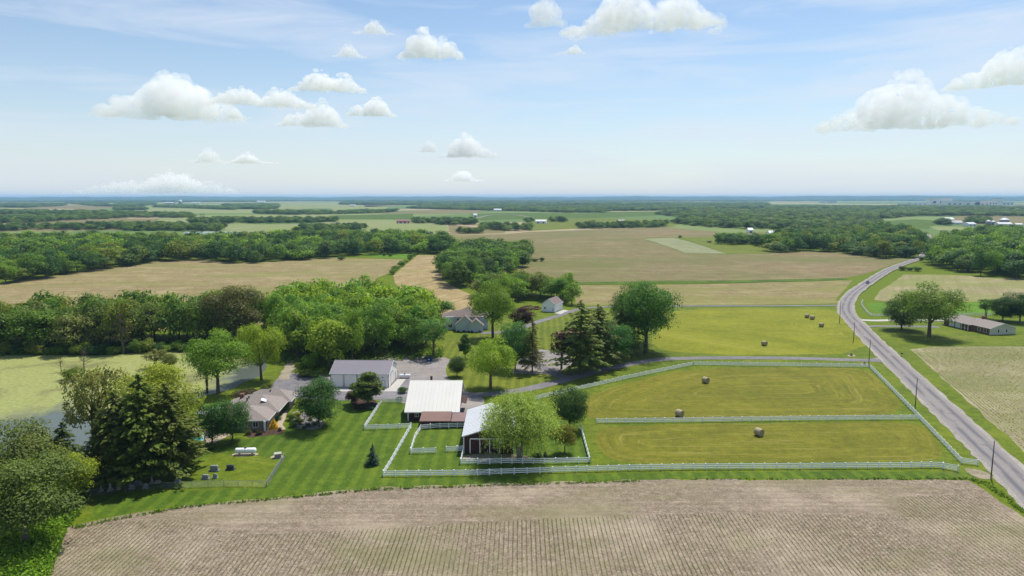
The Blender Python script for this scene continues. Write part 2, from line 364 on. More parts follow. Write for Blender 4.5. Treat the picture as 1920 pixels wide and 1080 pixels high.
def densify(P, step, jit, closed=True, rnd=None):
    o = []; n = len(P)
    for i in range(n if closed else n - 1):
        a, b = P[i], P[(i + 1) % n]; L = (b - a).length; k = max(1, int(L / step)); d = (b - a).normalized() if L > 0 else Vector((1, 0)); q = Vector((-d.y, d.x))
        for j in range(k):
            p = a.lerp(b, j / k)
            if j and jit: p = p + q * rnd.uniform(-jit, jit)
            o.append(p)
    if not closed: o.append(P[-1])
    return o
def inside(px, py, P):
    c = np.zeros(px.shape, bool); n = len(P)
    for i in range(n):
        x1, y1, x2, y2 = P[i][0], P[i][1], P[i - 1][0], P[i - 1][1]
        if y1 == y2: continue
        c ^= ((y1 > py) != (y2 > py)) & (px < (x2 - x1) * (py - y1) / (y2 - y1) + x1)
    return c
def smooth_poly(P, it=2):
    for _ in range(it):
        o = []
        for i in range(len(P)):
            a, b = P[i], P[(i + 1) % len(P)]; o += [a.lerp(b, .25), a.lerp(b, .75)]
        P = o
    return P
def wpoly(pix): return [Vector(G(*p).xy) for p in pix]
def zoff(x, y, lv): return terrain(x, y) + lv * (.006 + .05 * smooth(330, 420, y) + .25 * smooth(1200, 2500, y))
def sheet(name, P, m, lv, jit=.35, step=3.0, rnd_it=0, swath=False):
    """a patch of ground laid over the terrain; P in photo pixels, or Vectors in metres"""
    rnd = random.Random(len(name) + lv)
    if not isinstance(P[0], Vector): P = wpoly(P)
    if rnd_it: P = smooth_poly(P, rnd_it)
    far = max(p.y for p in P); step = max(step, far / 90)
    P = densify(P, step, min(jit, step * .3), True, rnd)
    A = np.array([tuple(p) for p in P])
    pts = [tuple(p) for p in P]
    if far > 335 and A[:, 1].min() < 1700:
        lo, hi = A.min(0), A.max(0); g = 15
        gx, gy = np.meshgrid(np.arange(lo[0], hi[0], g), np.arange(max(lo[1], 325), min(hi[1], 1700), g)); gx, gy = gx.ravel() + .37, gy.ravel() + .41
        k = inside(gx, gy, A); pts += list(zip(gx[k], gy[k]))
    elif swath:
        lo, hi = A.min(0), A.max(0); gx, gy = np.meshgrid(np.arange(lo[0], hi[0], 3), np.arange(lo[1], hi[1], 3)); gx, gy = gx.ravel() + .37, gy.ravel() + .41
        k = inside(gx, gy, A); pts += list(zip(gx[k], gy[k]))
    r = geometry.delaunay_2d_cdt([Vector(p) for p in pts], [], [list(range(len(P)))], 1, 1e-4)
    v = np.array([tuple(p) for p in r[0]]); z = zoff(v[:, 0], v[:, 1], lv)
    fs = []
    for f in r[2]:
        a, b, c = (v[i] for i in f[:3])
        fs.append(tuple(f) if (b[0] - a[0]) * (c[1] - a[1]) - (b[1] - a[1]) * (c[0] - a[0]) > 0 else tuple(f)[::-1])
    o = structure(mesh_obj(name, np.column_stack([v, z]).tolist(), fs, m, None, True))
    if swath:
        d = np.full(len(v), 1e9)
        for a, b in zip(A, np.roll(A, -1, 0)):
            ab = b - a; q = np.clip(((v - a) @ ab) / max(ab @ ab, 1e-9), 0, 1); d = np.minimum(d, np.hypot(*(v - a - q[:, None] * ab).T))
        o.data.attributes.new('swath', 'FLOAT', 'POINT').data.foreach_set('value', d.astype(np.float32))
    return o
def spline(P, n=8):
    o = []; P = [P[0] * 2 - P[1]] + list(P) + [P[-1] * 2 - P[-2]]
    for i in range(1, len(P) - 2):
        a, b, c, d = P[i - 1:i + 3]
        for j in range(n):
            t_ = j / n; o.append(.5 * ((2 * b) + (c - a) * t_ + (2 * a - 5 * b + 4 * c - d) * t_ ** 2 + (3 * b - a - 3 * c + d) * t_ ** 3))
    return o + [P[-2]]
def ribbon(name, pix, width, m, lv, jit=.15, n=10, parent=None):
    P = spline(wpoly(pix) if not isinstance(pix[0], Vector) else pix, n); rnd = random.Random(lv); v, uv, f = [], [], []; L = 0
    wf = width if callable(width) else (lambda i, t_: width)
    for i, p in enumerate(P):
        d = (P[min(i + 1, len(P) - 1)] - P[max(i - 1, 0)]).normalized(); q = Vector((-d.y, d.x)); w_ = wf(i, i / (len(P) - 1)) / 2
        if i: L += (p - P[i - 1]).length
        for k, s_ in enumerate((-1, -.5, 0, .5, 1)):
            e = p + q * (s_ * (w_ + (rnd.uniform(-jit, jit) if abs(s_) == 1 else 0))); v.append((e.x, e.y, float(zoff(e.x, e.y, lv)))); uv.append(((s_ + 1) / 2, L))
        if i: f += [(5 * i - 5 + k, 5 * i - 4 + k, 5 * i + 1 + k, 5 * i + k)[::-1] for k in range(4)]
    o = mesh_obj(name, v, f, m, parent, True, uv)
    return structure(o) if parent is None else o

# --- near ground
sheet('yard_lawn', [(135, 982), (300, 952), (480, 934), (700, 914), (960, 905), (1250, 899), (1830, 900), (1900, 880), (1700, 700), (1590, 585), (1575, 576), (1225, 576), (1080, 580), (1000, 588), (820, 590), (700, 600), (560, 640), (510, 690), (470, 715), (380, 735), (250, 800), (160, 860), (120, 930)], 'verge', 1, .8)
sheet('house_lawn', [(170, 975), (300, 953), (480, 935), (700, 915), (720, 893), (770, 800), (686, 803), (745, 752), (640, 751), (560, 760), (540, 800), (470, 822), (400, 838), (340, 870), (330, 900), (180, 930)], 'lawn', 2)
sheet('cemetery_lawn', [(180, 932), (330, 905), (400, 850), (534, 857), (500, 913), (330, 921)], 'verge', 3)
sheet('front_verge', [(700, 915), (718, 897), (1110, 888), (1500, 883), (1800, 885), (1835, 890), (1830, 899), (1250, 899), (960, 905)], 'lawn', 3)
sheet('barn_paddock', [(720, 893), (770, 802), (770, 775), (860, 775), (880, 790), (1095, 790), (1110, 868), (1100, 884), (900, 889)], 'lawn', 3)
sheet('small_paddock', [(688, 800), (714, 755), (768, 755), (766, 788), (772, 798)], 'lawn', 4)
sheet('back_lawn', [(835, 640), (900, 625), (1000, 600), (1075, 585), (1225, 579), (1215, 610), (1180, 640), (1230, 668), (1200, 672), (1100, 700), (1055, 715), (940, 732), (865, 730), (838, 700), (846, 672), (815, 668)], 'lawn_b', 2)
sheet('upper_hayfield', [(1240, 579), (1570, 577.5), (1600, 606), (1636, 663), (1400, 666), (1245, 660), (1215, 640), (1250, 610)], 'hay_up', 3, .5, rnd_it=1, swath=True)
sheet('hay_paddock', [(1086, 748), (1180, 716), (1300, 690), (1480, 689), (1626, 690), (1660, 722), (1704, 775), (1560, 783), (1125, 787), (1088, 778)], 'hay', 3, .5, rnd_it=1, swath=True)
sheet('hay_paddock', [(1113, 806), (1170, 797), (1500, 793), (1718, 790), (1750, 815), (1776, 862), (1700, 865), (1300, 868), (1160, 869), (1120, 845)], 'hay', 3, .6, rnd_it=2, swath=True)
sheet('soybean_field', [(60, 1120), (95, 1070), (128, 988), (200, 972), (350, 947), (480, 936), (700, 915), (960, 906), (1200, 900), (1550, 899), (1815, 901), (1845, 918), (1925, 975), (2080, 1100), (2300, 1400), (60, 1400)], 'soil', 4, .5)
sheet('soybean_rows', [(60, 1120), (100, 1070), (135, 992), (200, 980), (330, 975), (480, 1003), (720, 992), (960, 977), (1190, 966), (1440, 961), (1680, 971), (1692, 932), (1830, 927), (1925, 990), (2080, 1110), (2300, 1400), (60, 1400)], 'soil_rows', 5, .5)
sheet('corn_field', [(1705, 655), (1752, 650), (2080, 650), (2080, 960), (1920, 848), (1865, 797), (1762, 705), (1727, 672)], 'crop_right', 2, .4)
sheet('road_verge', [(1600, 600), (1625, 612), (1704, 654), (1727, 672), (1762, 705), (1865, 797), (1920, 848), (2080, 960), (2200, 1110), (2050, 1020), (1915, 880), (1755, 730), (1640, 625)], 'verge', 1, .4)
sheet('right_lawn', [(1625, 612), (1700, 602), (2060, 600), (2060, 649), (1752, 649), (1704, 654), (1680, 650)], 'verge', 2)
sheet('clipped_lawn', [(1624, 568), (1920, 567), (2060, 567), (2060, 590), (1655, 588), (1632, 582)], 'bright', 2)
sheet('gravel_yard', [(690, 672), (730, 665), (790, 668), (848, 671), (838, 684), (835, 697), (842, 712), (866, 731), (910, 745), (905, 762), (888, 780), (855, 785), (762, 760), (740, 748), (690, 720)], 'gravel', 5, .3, rnd_it=1)
sheet('shed_yard', [(490, 735), (515, 715), (532, 700), (600, 700), (622, 708), (735, 704), (768, 706), (768, 748), (640, 751), (560, 747), (530, 745)], 'drive', 6, .3)
ribbon('dirt_track', [(530, 712), (541, 692), (549, 675), (556, 660)], 3.6, 'dirt', 7, .5)
sheet('concrete_apron', [(619, 727), (730, 727), (746, 711), (761, 711), (743, 734), (612, 734)], 'concrete', 8, 0)
sheet('parking_court', [(960, 700), (975, 672), (1010, 655), (1060, 660), (1080, 680), (1050, 697), (1010, 702)], 'gravel', 6, .3)
road_px = [(2120, 1110), (1968, 960), (1888, 880), (1810, 805), (1736, 735), (1684, 685), (1640, 643), (1609, 611), (1590, 590), (1586, 574), (1595, 556), (1617, 538), (1652, 515), (1684, 499), (1712, 489.5), (1728, 482), (1738, 473), (1741, 463), (1742, 452), (1738, 440)]
ribbon('road_shoulder', road_px, 8.4, 'shoulder', 9, .35)
ribbon('road', road_px, 6.3, 'asphalt', 10, .1)
ribbon('driveway', [(1660, 676), (1600, 675), (1500, 672), (1400, 671), (1300, 671.5), (1230, 675), (1150, 689), (1060, 712), (1000, 727), (940, 737), (880, 742), (840, 752)], lambda i, t_: 4.4 + 5 * max(0, .04 - t_) / .04, 'drive', 7, .2)
ribbon('driveway', [(1075, 709), (1045, 703), (1020, 692), (1005, 680)], 4.5, 'drive', 8, .2)
ribbon('driveway', [(1582, 573), (1480, 573.5), (1350, 574), (1250, 574), (1150, 575), (1090, 579), (1050, 591), (1010, 603), (960, 620), (900, 625)], 4.0, 'drive', 7, .2)
ribbon('driveway', [(1600, 599), (1640, 601), (1700, 600), (1790, 602), (1830, 612)], 4.2, 'concrete', 7, .15)
ribbon('driveway', [(1622, 612), (1660, 611.5), (1760, 613)], 3.6, 'drive', 7, .15)
structure(sheet('pond', [(-80, 655), (75, 666), (187, 667), (250, 661), (350, 655), (400, 655), (450, 672), (500, 670), (500, 690), (485, 708), (455, 717), (440, 728), (380, 743), (350, 760), (250, 790), (190, 830), (165, 850), (120, 860), (0, 900), (-80, 900)], 'pond', 5, .3, rnd_it=1))
ribbon('garden_path', [(545, 762), (534, 772), (530, 785), (524, 797), (530, 806)], 1.6, 'tan_paver', 9, .1)
sheet('mulch_bed', [(455, 822), (480, 806), (520, 800), (540, 812), (500, 817)], 'mulch', 8, .2, 1.0, 1)
sheet('rock_garden', [(540, 792), (548, 770), (580, 775), (610, 792), (598, 806), (560, 806)], 'gravel', 8, .2, 1.0, 1)
sheet('rock_garden', [(656, 757), (662, 748), (690, 745), (708, 752), (704, 768), (676, 768)], 'mulch', 8, .2, 1.0, 1)
sheet('pool_deck', [(300, 845), (330, 810), (400, 795), (440, 812), (400, 832), (345, 850)], 'tan_paver', 6, .1, 1.0)
sheet('bare_earth', [(868, 852), (950, 851), (1000, 856), (995, 864), (900, 866), (867, 862)], 'dirt', 6, .4, 1.0, 1)
sheet('bare_earth', [(1806, 876), (1850, 884), (1866, 898), (1840, 899), (1815, 888)], 'dirt', 6, .4, 1.0, 1)
# --- farmland beyond
sheet('stubble_field', [(-120, 545), (0, 532), (100, 518), (192, 503), (275, 492), (350, 487), (375, 486), (425, 492), (480, 493), (580, 486), (620, 483), (755, 486.5), (751, 495), (730, 512), (705, 522), (690, 580), (480, 610), (-120, 640)], 'stub_warm', 1)
sheet('stubble_field', [(784, 478), (866, 480), (855, 490), (827, 501), (830, 525), (855, 540), (880, 551), (890, 566), (884, 584), (830, 590), (795, 590), (770, 560), (740, 530), (737, 517)], 'stub_straw', 1)
sheet('meadow', [(672, 476), (777, 474), (770, 485), (705, 482)], 'bright', 1)
sheet('stubble_field', [(837, 443), (950, 439), (990, 435), (1120, 430), (1250, 426), (1310, 432), (1347, 434), (1342, 445), (1205, 446), (1210, 450), (1280, 473), (1357, 477), (1440, 475), (1515, 471), (1555, 472), (1647, 483), (1710, 486), (1690, 491), (1625, 513), (1575, 523), (1440, 525), (1075, 529), (1067, 524), (980, 512), (962, 500), (985, 495), (988, 465), (975, 452), (840, 459)], 'stub_mid', 1)
sheet('stubble_field', [(1075, 535), (1440, 529.5), (1575, 526), (1598, 526), (1585, 542), (1568, 560), (1572, 569), (1440, 571), (1080, 573)], 'stub_low', 1)
sheet('grass_waterway', [(1060, 530), (1250, 526.5), (1440, 524.5), (1580, 521.5), (1590, 525), (1440, 529.5), (1250, 531.5), (1070, 534)], 'rough_grass', 3)
sheet('cover_crop_strip', [(1205, 448), (1262, 446), (1292, 453), (1362, 476), (1285, 474.5)], 'pale_strip', 3)
sheet('meadow', [(1275, 446), (1342, 446), (1340, 458), (1440, 461), (1445, 476), (1364, 476.5), (1296, 453)], 'lawn_b', 2)
sheet('stubble_field', [(1695, 515), (1745, 515), (1802, 516), (1865, 522), (1920, 521), (2060, 524), (2060, 566), (1790, 566), (1670, 567), (1638, 562), (1650, 545)], 'stub_right', 1)
for P, m in [
    ([(-120, 424), (0, 421), (150, 412), (237, 410), (300, 410), (290, 430), (-120, 437)], 'stub_mid'),
    ([(287, 410), (357, 411), (480, 421), (580, 420), (630, 412), (725, 412), (838, 420), (842, 441), (700, 440), (540, 440), (400, 436), (290, 430)], 'far_green'),
    ([(-60, 403), (155, 405), (140, 409), (-60, 407)], 'lawn_b'),
    ([(45, 388), (125, 385), (212, 385), (245, 386), (175, 394), (120, 391), (45, 392)], 'stub_mid'),
    ([(247, 394), (290, 384), (357, 390), (440, 393), (480, 388), (500, 400), (350, 400), (275, 396)], 'far_green'),
    ([(517, 381), (630, 380), (675, 385), (730, 386), (725, 392), (630, 395), (620, 391), (520, 390)], 'far_green'),
    ([(680, 382), (755, 381), (747, 386), (685, 388)], 'stub_mid'),
    ([(620, 404), (775, 401), (772, 411), (630, 411)], 'rough_grass'),
    ([(680, 400), (785, 396), (840, 391), (915, 393), (892, 400), (787, 401)], 'stub_mid'),
    ([(880, 401), (960, 399), (1100, 400), (1142, 397.5), (1242, 396.5), (1230, 404), (1110, 409), (1000, 410), (900, 413)], 'rough_grass'),
    ([(985, 411), (1110, 410), (1300, 412), (1260, 425), (1085, 428), (990, 433)], 'lawn_b'),
    ([(840, 421), (950, 432), (945, 437), (842, 440)], 'stub_mid'),
    ([(1652, 415), (1715, 411), (1765, 414), (1740, 430), (1690, 424)], 'rough_grass'),
    ([(1800, 405), (1850, 405), (2060, 409), (2060, 426), (1865, 424), (1760, 414)], 'stub_mid'),
    ([(1740, 424), (1830, 426), (2060, 428), (2060, 433), (1890, 436), (1760, 432)], 'far_green')]:
    sheet('far_field', P, m, 1, 2)
sheet('far_field', [(1360, 446), (1440, 447), (1505, 443), (1560, 436), (1480, 433), (1400, 437)], 'stub_mid', 1, 2)
ribbon('lane', [(430, 430), (480, 425), (580, 420), (640, 417)], 7, 'shoulder', 3)
ribbon('lane', [(890, 410), (920, 404), (960, 403), (1000, 408)], 8, 'shoulder', 3)
# the far ridge closing the valley
rv, rf = [], []; nn = 160
for i in range(nn + 1):
    a = R(-48 + 96 * i / nn)
    hh = 62 + 10 * math.sin(i * .21) + 7 * math.sin(i * .53 + 1) + 5 * math.sin(i * 1.7) + (16 if a > .15 else 0) * min(1, max(0, (a - .15) * 6)) + random.uniform(-3, 3)
    for d, z in ((15000, -2), (17500, hh * .7), (21000, hh + 12), (24500, -2)): rv.append((d * math.sin(a), d * math.cos(a), z))
    if i: rf += [(4 * i - 4 + k, 4 * i + k, 4 * i + 1 + k, 4 * i - 3 + k) for k in range(3)]
t = NT('wooded_ridge', .95, .05); t.col(t.ramp(t.noise(.004, 6, .7), [(.3, C(52, 78, 44)), (.6, C(84, 108, 60)), (.75, C(120, 136, 84))])); MAT['ridge'] = t.m
structure(mesh_obj('distant_hills', rv, rf, 'ridge', None, True))

# ------------------------------------------------------------------ trees: prototypes, one unit tall
def leaf_mesh(name, cen, nor, size, tint, m, aspect=1.5, long_dir=None, rs=None):
    n = len(cen); nor = nor / np.linalg.norm(nor, axis=1, keepdims=True)
    ref = rs.normal(size=(n, 3)) if long_dir is None else long_dir + rs.normal(size=(n, 3)) * .25
    a = ref - nor * np.sum(ref * nor, 1, keepdims=True); a /= np.linalg.norm(a, axis=1, keepdims=True) + 1e-9
    b = np.cross(nor, a); s = (size * rs.uniform(.65, 1.35, n))[:, None]
    fold = nor * s * rs.uniform(-.3, .3, (n, 1))
    v = np.stack([cen - a * s * aspect * .5, cen + b * s * .5 + fold, cen + a * s * aspect * .5, cen - b * s * .5 + fold], 1).reshape(-1, 3)
    me = bpy.data.meshes.new(name)
    me.vertices.add(4 * n); me.vertices.foreach_set('co', v.ravel())
    me.loops.add(4 * n); me.loops.foreach_set('vertex_index', np.arange(4 * n))
    me.polygons.add(n); me.polygons.foreach_set('loop_start', np.arange(0, 4 * n, 4)); me.polygons.foreach_set('loop_total', np.full(n, 4))
    at = me.attributes.new('tint', 'FLOAT', 'FACE'); at.data.foreach_set('value', np.clip(tint, 0, 1).astype(np.float32))
    me.materials.append(MAT[m]); me.update(); me.validate(); return me
def rnd_dirs(rs, n):
    d = rs.normal(size=(n, 3)); return d / np.linalg.norm(d, axis=1, keepdims=True)
def broad(seed, lobes=34, leaves=9000, leaf=.021, w=.40, zc=.60, rz=.40, lobe=(.10, .19), flat=0., hang=0., airy=0., m='leaf', egg=0.):
    """crown of overlapping leafy masses carried on limbs; w = half width, height 1"""
    rs = np.random.RandomState(seed)
    d = rnd_dirs(rs, lobes); d[:, 2] = d[:, 2] * .95 + .12
    rad = rs.uniform(.45, .84, lobes)
    c = np.stack([d[:, 0] * w * rad, d[:, 1] * w * rad, zc + d[:, 2] * rz * rad], 1)
    if egg: c[:, :2] *= (1 - egg * np.clip((c[:, 2:3] - zc) / rz, -1, 1))
    r = rs.uniform(*lobe, lobes) * (w / .4)
    ltint = rs.uniform(.25, .75, lobes)
    k = rs.choice(lobes, leaves, p=r ** 2 / np.sum(r ** 2))
    e = rnd_dirs(rs, leaves); e[:, 2] = np.where(e[:, 2] < -.35, -e[:, 2], e[:, 2])
    rr = r[k] * np.where(rs.rand(leaves) < .75, rs.uniform(.86, 1.06, leaves), rs.uniform(.4, 1.2, leaves))
    # small sprigs break every mass up
    tw = np.sin(e[:, 0] * 9 + k) * np.sin(e[:, 1] * 11 + k * 2) * np.sin(e[:, 2] * 10 + k * 3)
    p = c[k] + e * (rr * (1 + .34 * tw))[:, None] * np.array([1, 1, .82 - flat * .3])
    if hang: p[:, 2] -= hang * rs.rand(leaves) ** 2 * (np.hypot(p[:, 0], p[:, 1]) / w)
    nor = e * .9 + rs.normal(size=(leaves, 3)) * .42 + np.array([0, 0, .3])
    t_ = ltint[k] + rs.normal(size=leaves) * .07 + .3 * tw
    if airy:
        keep = (np.sin(p[:, 0] * 37 + 1) + np.sin(p[:, 1] * 41 + seed) + np.sin(p[:, 2] * 33)) > airy - 1.2; p, nor, t_ = p[keep], nor[keep], t_[keep]
    ld = np.tile(np.array([0, 0, -1.]), (len(p), 1)) if hang else None
    return leaf_mesh('crown', p, nor, leaf, t_, m, 2.6 if hang else 1.5, ld, rs), c
def trunk(seed, c, base=.024, fork=.3, stems=1, pale=False):
    rs = np.random.RandomState(seed + 99); mb = MB()
    for s_ in range(stems):
        ox, oy = (rs.uniform(-.05, .05, 2) if stems > 1 else (0, 0))
        top = c[np.argsort(-c[:, 2])[s_ * 2 % len(c)]] * np.array([.5, .5, .9])
        P = [(ox * .4, oy * .4, -.02), (ox * .5, oy * .5, .02), (ox + rs.uniform(-.008, .008), oy, fork), (ox * 1.3 + top[0] * .5, oy * 1.3 + top[1] * .5, (fork + top[2]) / 2), tuple(top)]
        mb.tube(P, [base * 1.5, base * 1.05, base * .75, base * .45, base * .1], 7)
        for q in rs.choice(len(c), min(9, len(c)), replace=False):
            z0 = fork * rs.uniform(.85, 1.5); z0 = min(z0, c[q][2] - .03)
            a = Vector((ox, oy, z0)); b = Vector(c[q]); m_ = a.lerp(b, .5) + Vector((0, 0, -.03))
            mb.tube([a, m_, b], [base * .42, base * .27, base * .06], 5, False)
    me = bpy.data.meshes.new('trunk'); me.from_pydata(mb.v, [], mb.f); me.materials.append(MAT['bark_pale' if pale else 'bark'])
    me.polygons.foreach_set('use_smooth', [True] * len(me.polygons)); return me
def conifer(seed, levels=34, per=9, rad=.26, z0=.10, droop=.35, spray=.030, dens=1.0, power=.85, irregular=0., m='leaf'):
    rs = np.random.RandomState(seed); P, N, T, D = [], [], [], []
    mb = MB(); mb.tube([(0, 0, -.02), (0, 0, .3), (0, 0, .98)], [.017, .013, .002], 7)
    for L in range(levels):
        f = L / (levels - 1); z = z0 + (1 - z0) * f ** .95
        R_ = rad * (1 - f) ** power * rs.uniform(1 - irregular, 1 + irregular * .4) + .008
        a0 = rs.rand() * 6.28
        for b in range(max(4, int(per * (1 - f * .5)))):
            a = a0 + b * 6.28 / per + rs.uniform(-.3, .3); ln = R_ * rs.uniform(.72 - irregular * .5, 1.08); n = max(3, int(ln / spray * 3.2 * dens))
            t_ = np.sort(rs.rand(n)) ** .7; dr = droop * (t_ ** 1.5) * ln * .8 - .25 * (t_ ** 4) * ln * (1 if irregular < .2 else 0)
            wd = (1 - t_ * .6) * ln * .22
            lat = rs.uniform(-1, 1, n) * wd
            x = np.cos(a) * t_ * ln - np.sin(a) * lat; y = np.sin(a) * t_ * ln + np.cos(a) * lat
            P.append(np.stack([x, y, z - dr + rs.normal(size=n) * .006 - np.abs(lat) * .25], 1))
            N.append(np.stack([np.cos(a) * .3 + rs.normal(size=n) * .35, np.sin(a) * .3 + rs.normal(size=n) * .35, .8 + rs.normal(size=n) * .3], 1))
            D.append(np.tile([np.cos(a), np.sin(a), -.35], (n, 1))); T.append(.40 + .14 * t_ + rs.normal(size=n) * .07)
            if L % 3 == 0 and b % 2 == 0: mb.tube([(0, 0, z), (np.cos(a) * ln * .8, np.sin(a) * ln * .8, z - droop * ln * .5)], [.004, .001], 4, False)
    P, N, D, T = map(np.concatenate, (P, N, D, T))
    cm = leaf_mesh('crown', P, N, spray * .62, T, m, 2.3, D, rs)
    tm = bpy.data.meshes.new('trunk'); tm.from_pydata(mb.v, [], mb.f); tm.materials.append(MAT['bark']); return cm, tm
def bare(seed, m='bark_pale', n=26, spread=.3):
    rs = np.random.RandomState(seed); mb = MB()
    mb.tube([(0, 0, -.02), (.01, 0, .35), (.03, .02, .7), (.02, .03, .98)], [.022, .016, .009, .001], 6)
    for i in range(n):
        z = rs.uniform(.28, .92); a = rs.rand() * 6.28; L = spread * (1.1 - z) * rs.uniform(.5, 1.2)
        s_ = Vector((.03 * z, .02 * z, z)); e = s_ + Vector((math.cos(a) * L, math.sin(a) * L, L * rs.uniform(.3, 1.0))); mid = s_.lerp(e, .5) + Vector((0, 0, -.01))
        mb.tube([s_, mid, e], [.006, .004, .001], 4, False)
        for j in range(4):
            q = s_.lerp(e, rs.uniform(.35, .95)); g = q + Vector(rs.normal(size=3)) * .045; mb.tube([q, g], [.0025, .0008], 3, False)
    me = bpy.data.meshes.new('trunk'); me.from_pydata(mb.v, [], mb.f); me.materials.append(MAT[m]); return me
PROTO = {}
def reg(kind, cm, tm, hw):
    if cm:                                   # every prototype exactly one unit tall; remember its true half width
        a = np.empty(len(cm.vertices) * 3, np.float32); cm.vertices.foreach_get('co', a); a = a.reshape(-1, 3); k = 1 / np.percentile(a[:, 2], 99.8)
        hw = float(np.percentile(np.hypot(a[:, 0], a[:, 1]), 97.5)) * k * .96
        a *= k; cm.vertices.foreach_set('co', a.ravel()); cm.update()
        if tm: tm.transform(__import__('mathutils').Matrix.Scale(k, 4))
    PROTO.setdefault(kind, []).append((cm, tm, hw))
for s_ in range(3):
    cm, c = broad(10 + s_, 46, 16000, .0165, .42, .54, .45); reg('round', cm, trunk(10 + s_, c), .46)
    cm, c = broad(20 + s_, 46, 16000, .0155, .46, .53, .46, (.09, .18), airy=.0); reg('oak', cm, trunk(20 + s_, c, .030, .26), .52)
    cm, c = broad(30 + s_, 26, 3800, .030, .44, .53, .46, (.12, .21)); reg('mid', cm, trunk(30 + s_, c, .022, .3), .47)
    cm, c = broad(36 + s_, 26, 3800, .030, .38, .53, .46, (.11, .20), airy=.2); reg('mid', cm, trunk(36 + s_, c, .022, .34), .40)
for s_ in range(2):
    cm, c = broad(110 + s_, 52, 17000, .0165, .45, .50, .49, (.10, .18)); reg('low', cm, trunk(110 + s_, c, .022, .14), .5)
    cm, c = broad(40 + s_, 34, 9000, .019, .44, .62, .36, (.07, .14), airy=.75); reg('open', cm, trunk(40 + s_, c, .022, .34, 2), .5)
    cm, c = broad(50 + s_, 60, 15000, .018, .26, .47, .46, (.09, .13), egg=.6); reg('upright', cm, trunk(50 + s_, c, .02, .12), .36)
    reg('spruce', *conifer(60 + s_, 38, 10, .28, .17, .42, .026, 1.3, .70, .14), .30)
    reg('pine', *conifer(70 + s_, 24, 9, .30, .15, .12, .024, 1.9, .55, .34), .30)
cm, c = broad(81, 60, 30000, .0095, .52, .54, .42, (.09, .17), hang=.25, airy=.1); reg('willow', cm, trunk(81, c, .02, .25, 4, True), .58)
reg('blue_spruce', *conifer(90, 26, 10, .34, .03, .25, .034, 1.5, .95, .05), .34)
cm, c = broad(95, 22, 5000, .040, .46, .46, .46, (.16, .26)); reg('shrub', cm, None, .52)
cm, c = broad(96, 22, 5000, .034, .48, .48, .46, (.16, .22)); reg('ball', cm, None, .54)
reg('dead', None, bare(97), .3); reg('dead', None, bare(98, 'bark', 34, .42), .3)

N_TREES = [0]
def tree(kind, loc, h, width, col, label, name=None, cat='tree', group=None, rz=None, var=None):
    rnd = random.Random(N_TREES[0] * 13 + 5); N_TREES[0] += 1
    v = PROTO[kind][(var if var is not None else rnd.randrange(99)) % len(PROTO[kind])]; cm, tm, hw = v
    name = name or {'spruce': 'spruce_tree', 'pine': 'pine_tree', 'blue_spruce': 'spruce_tree', 'willow': 'willow_tree', 'dead': 'dead_tree', 'shrub': 'garden_shrub', 'ball': 'garden_shrub'}.get(kind, 'broadleaf_tree')
    s_ = width / (2 * hw); rz = rnd.uniform(0, 6.28) if rz is None else rz
    colr = tuple(x * rnd.uniform(.92, 1.08) for x in col[:3]) + (1,)
    if tm is None:
        o = bpy.data.objects.new(name, cm); COL.objects.link(o); o.location = loc; o.rotation_euler.z = rz; o.scale = (s_, s_, h); o.color = colr
        return tag(o, label, cat, group)
    e = empty(name, loc, rz); tag(e, label, cat, group)
    for nm, me in (('trunk', tm), ('crown', cm)):
        if me is None: continue
        o = bpy.data.objects.new(nm, me); COL.objects.link(o); o.parent = e; o.scale = (s_, s_, h); o.color = colr
    return e
def F(r, g, b):
    c = C(r, g, b, 1.28); return (c[0] * 1.06, c[1] * .96, c[2] * .60, 1)
BRT, MID_G, DARK, OLIVE, PURPLE, LIME, BLUEG, GREYG, PINEG, SPR, DEEP = F(104, 138, 54), F(86, 120, 52), F(58, 92, 50), F(104, 122, 58), F(58, 42, 52), F(122, 148, 54), F(84, 116, 84), F(108, 120, 78), F(92, 112, 62), F(86, 104, 50), F(54, 88, 48)
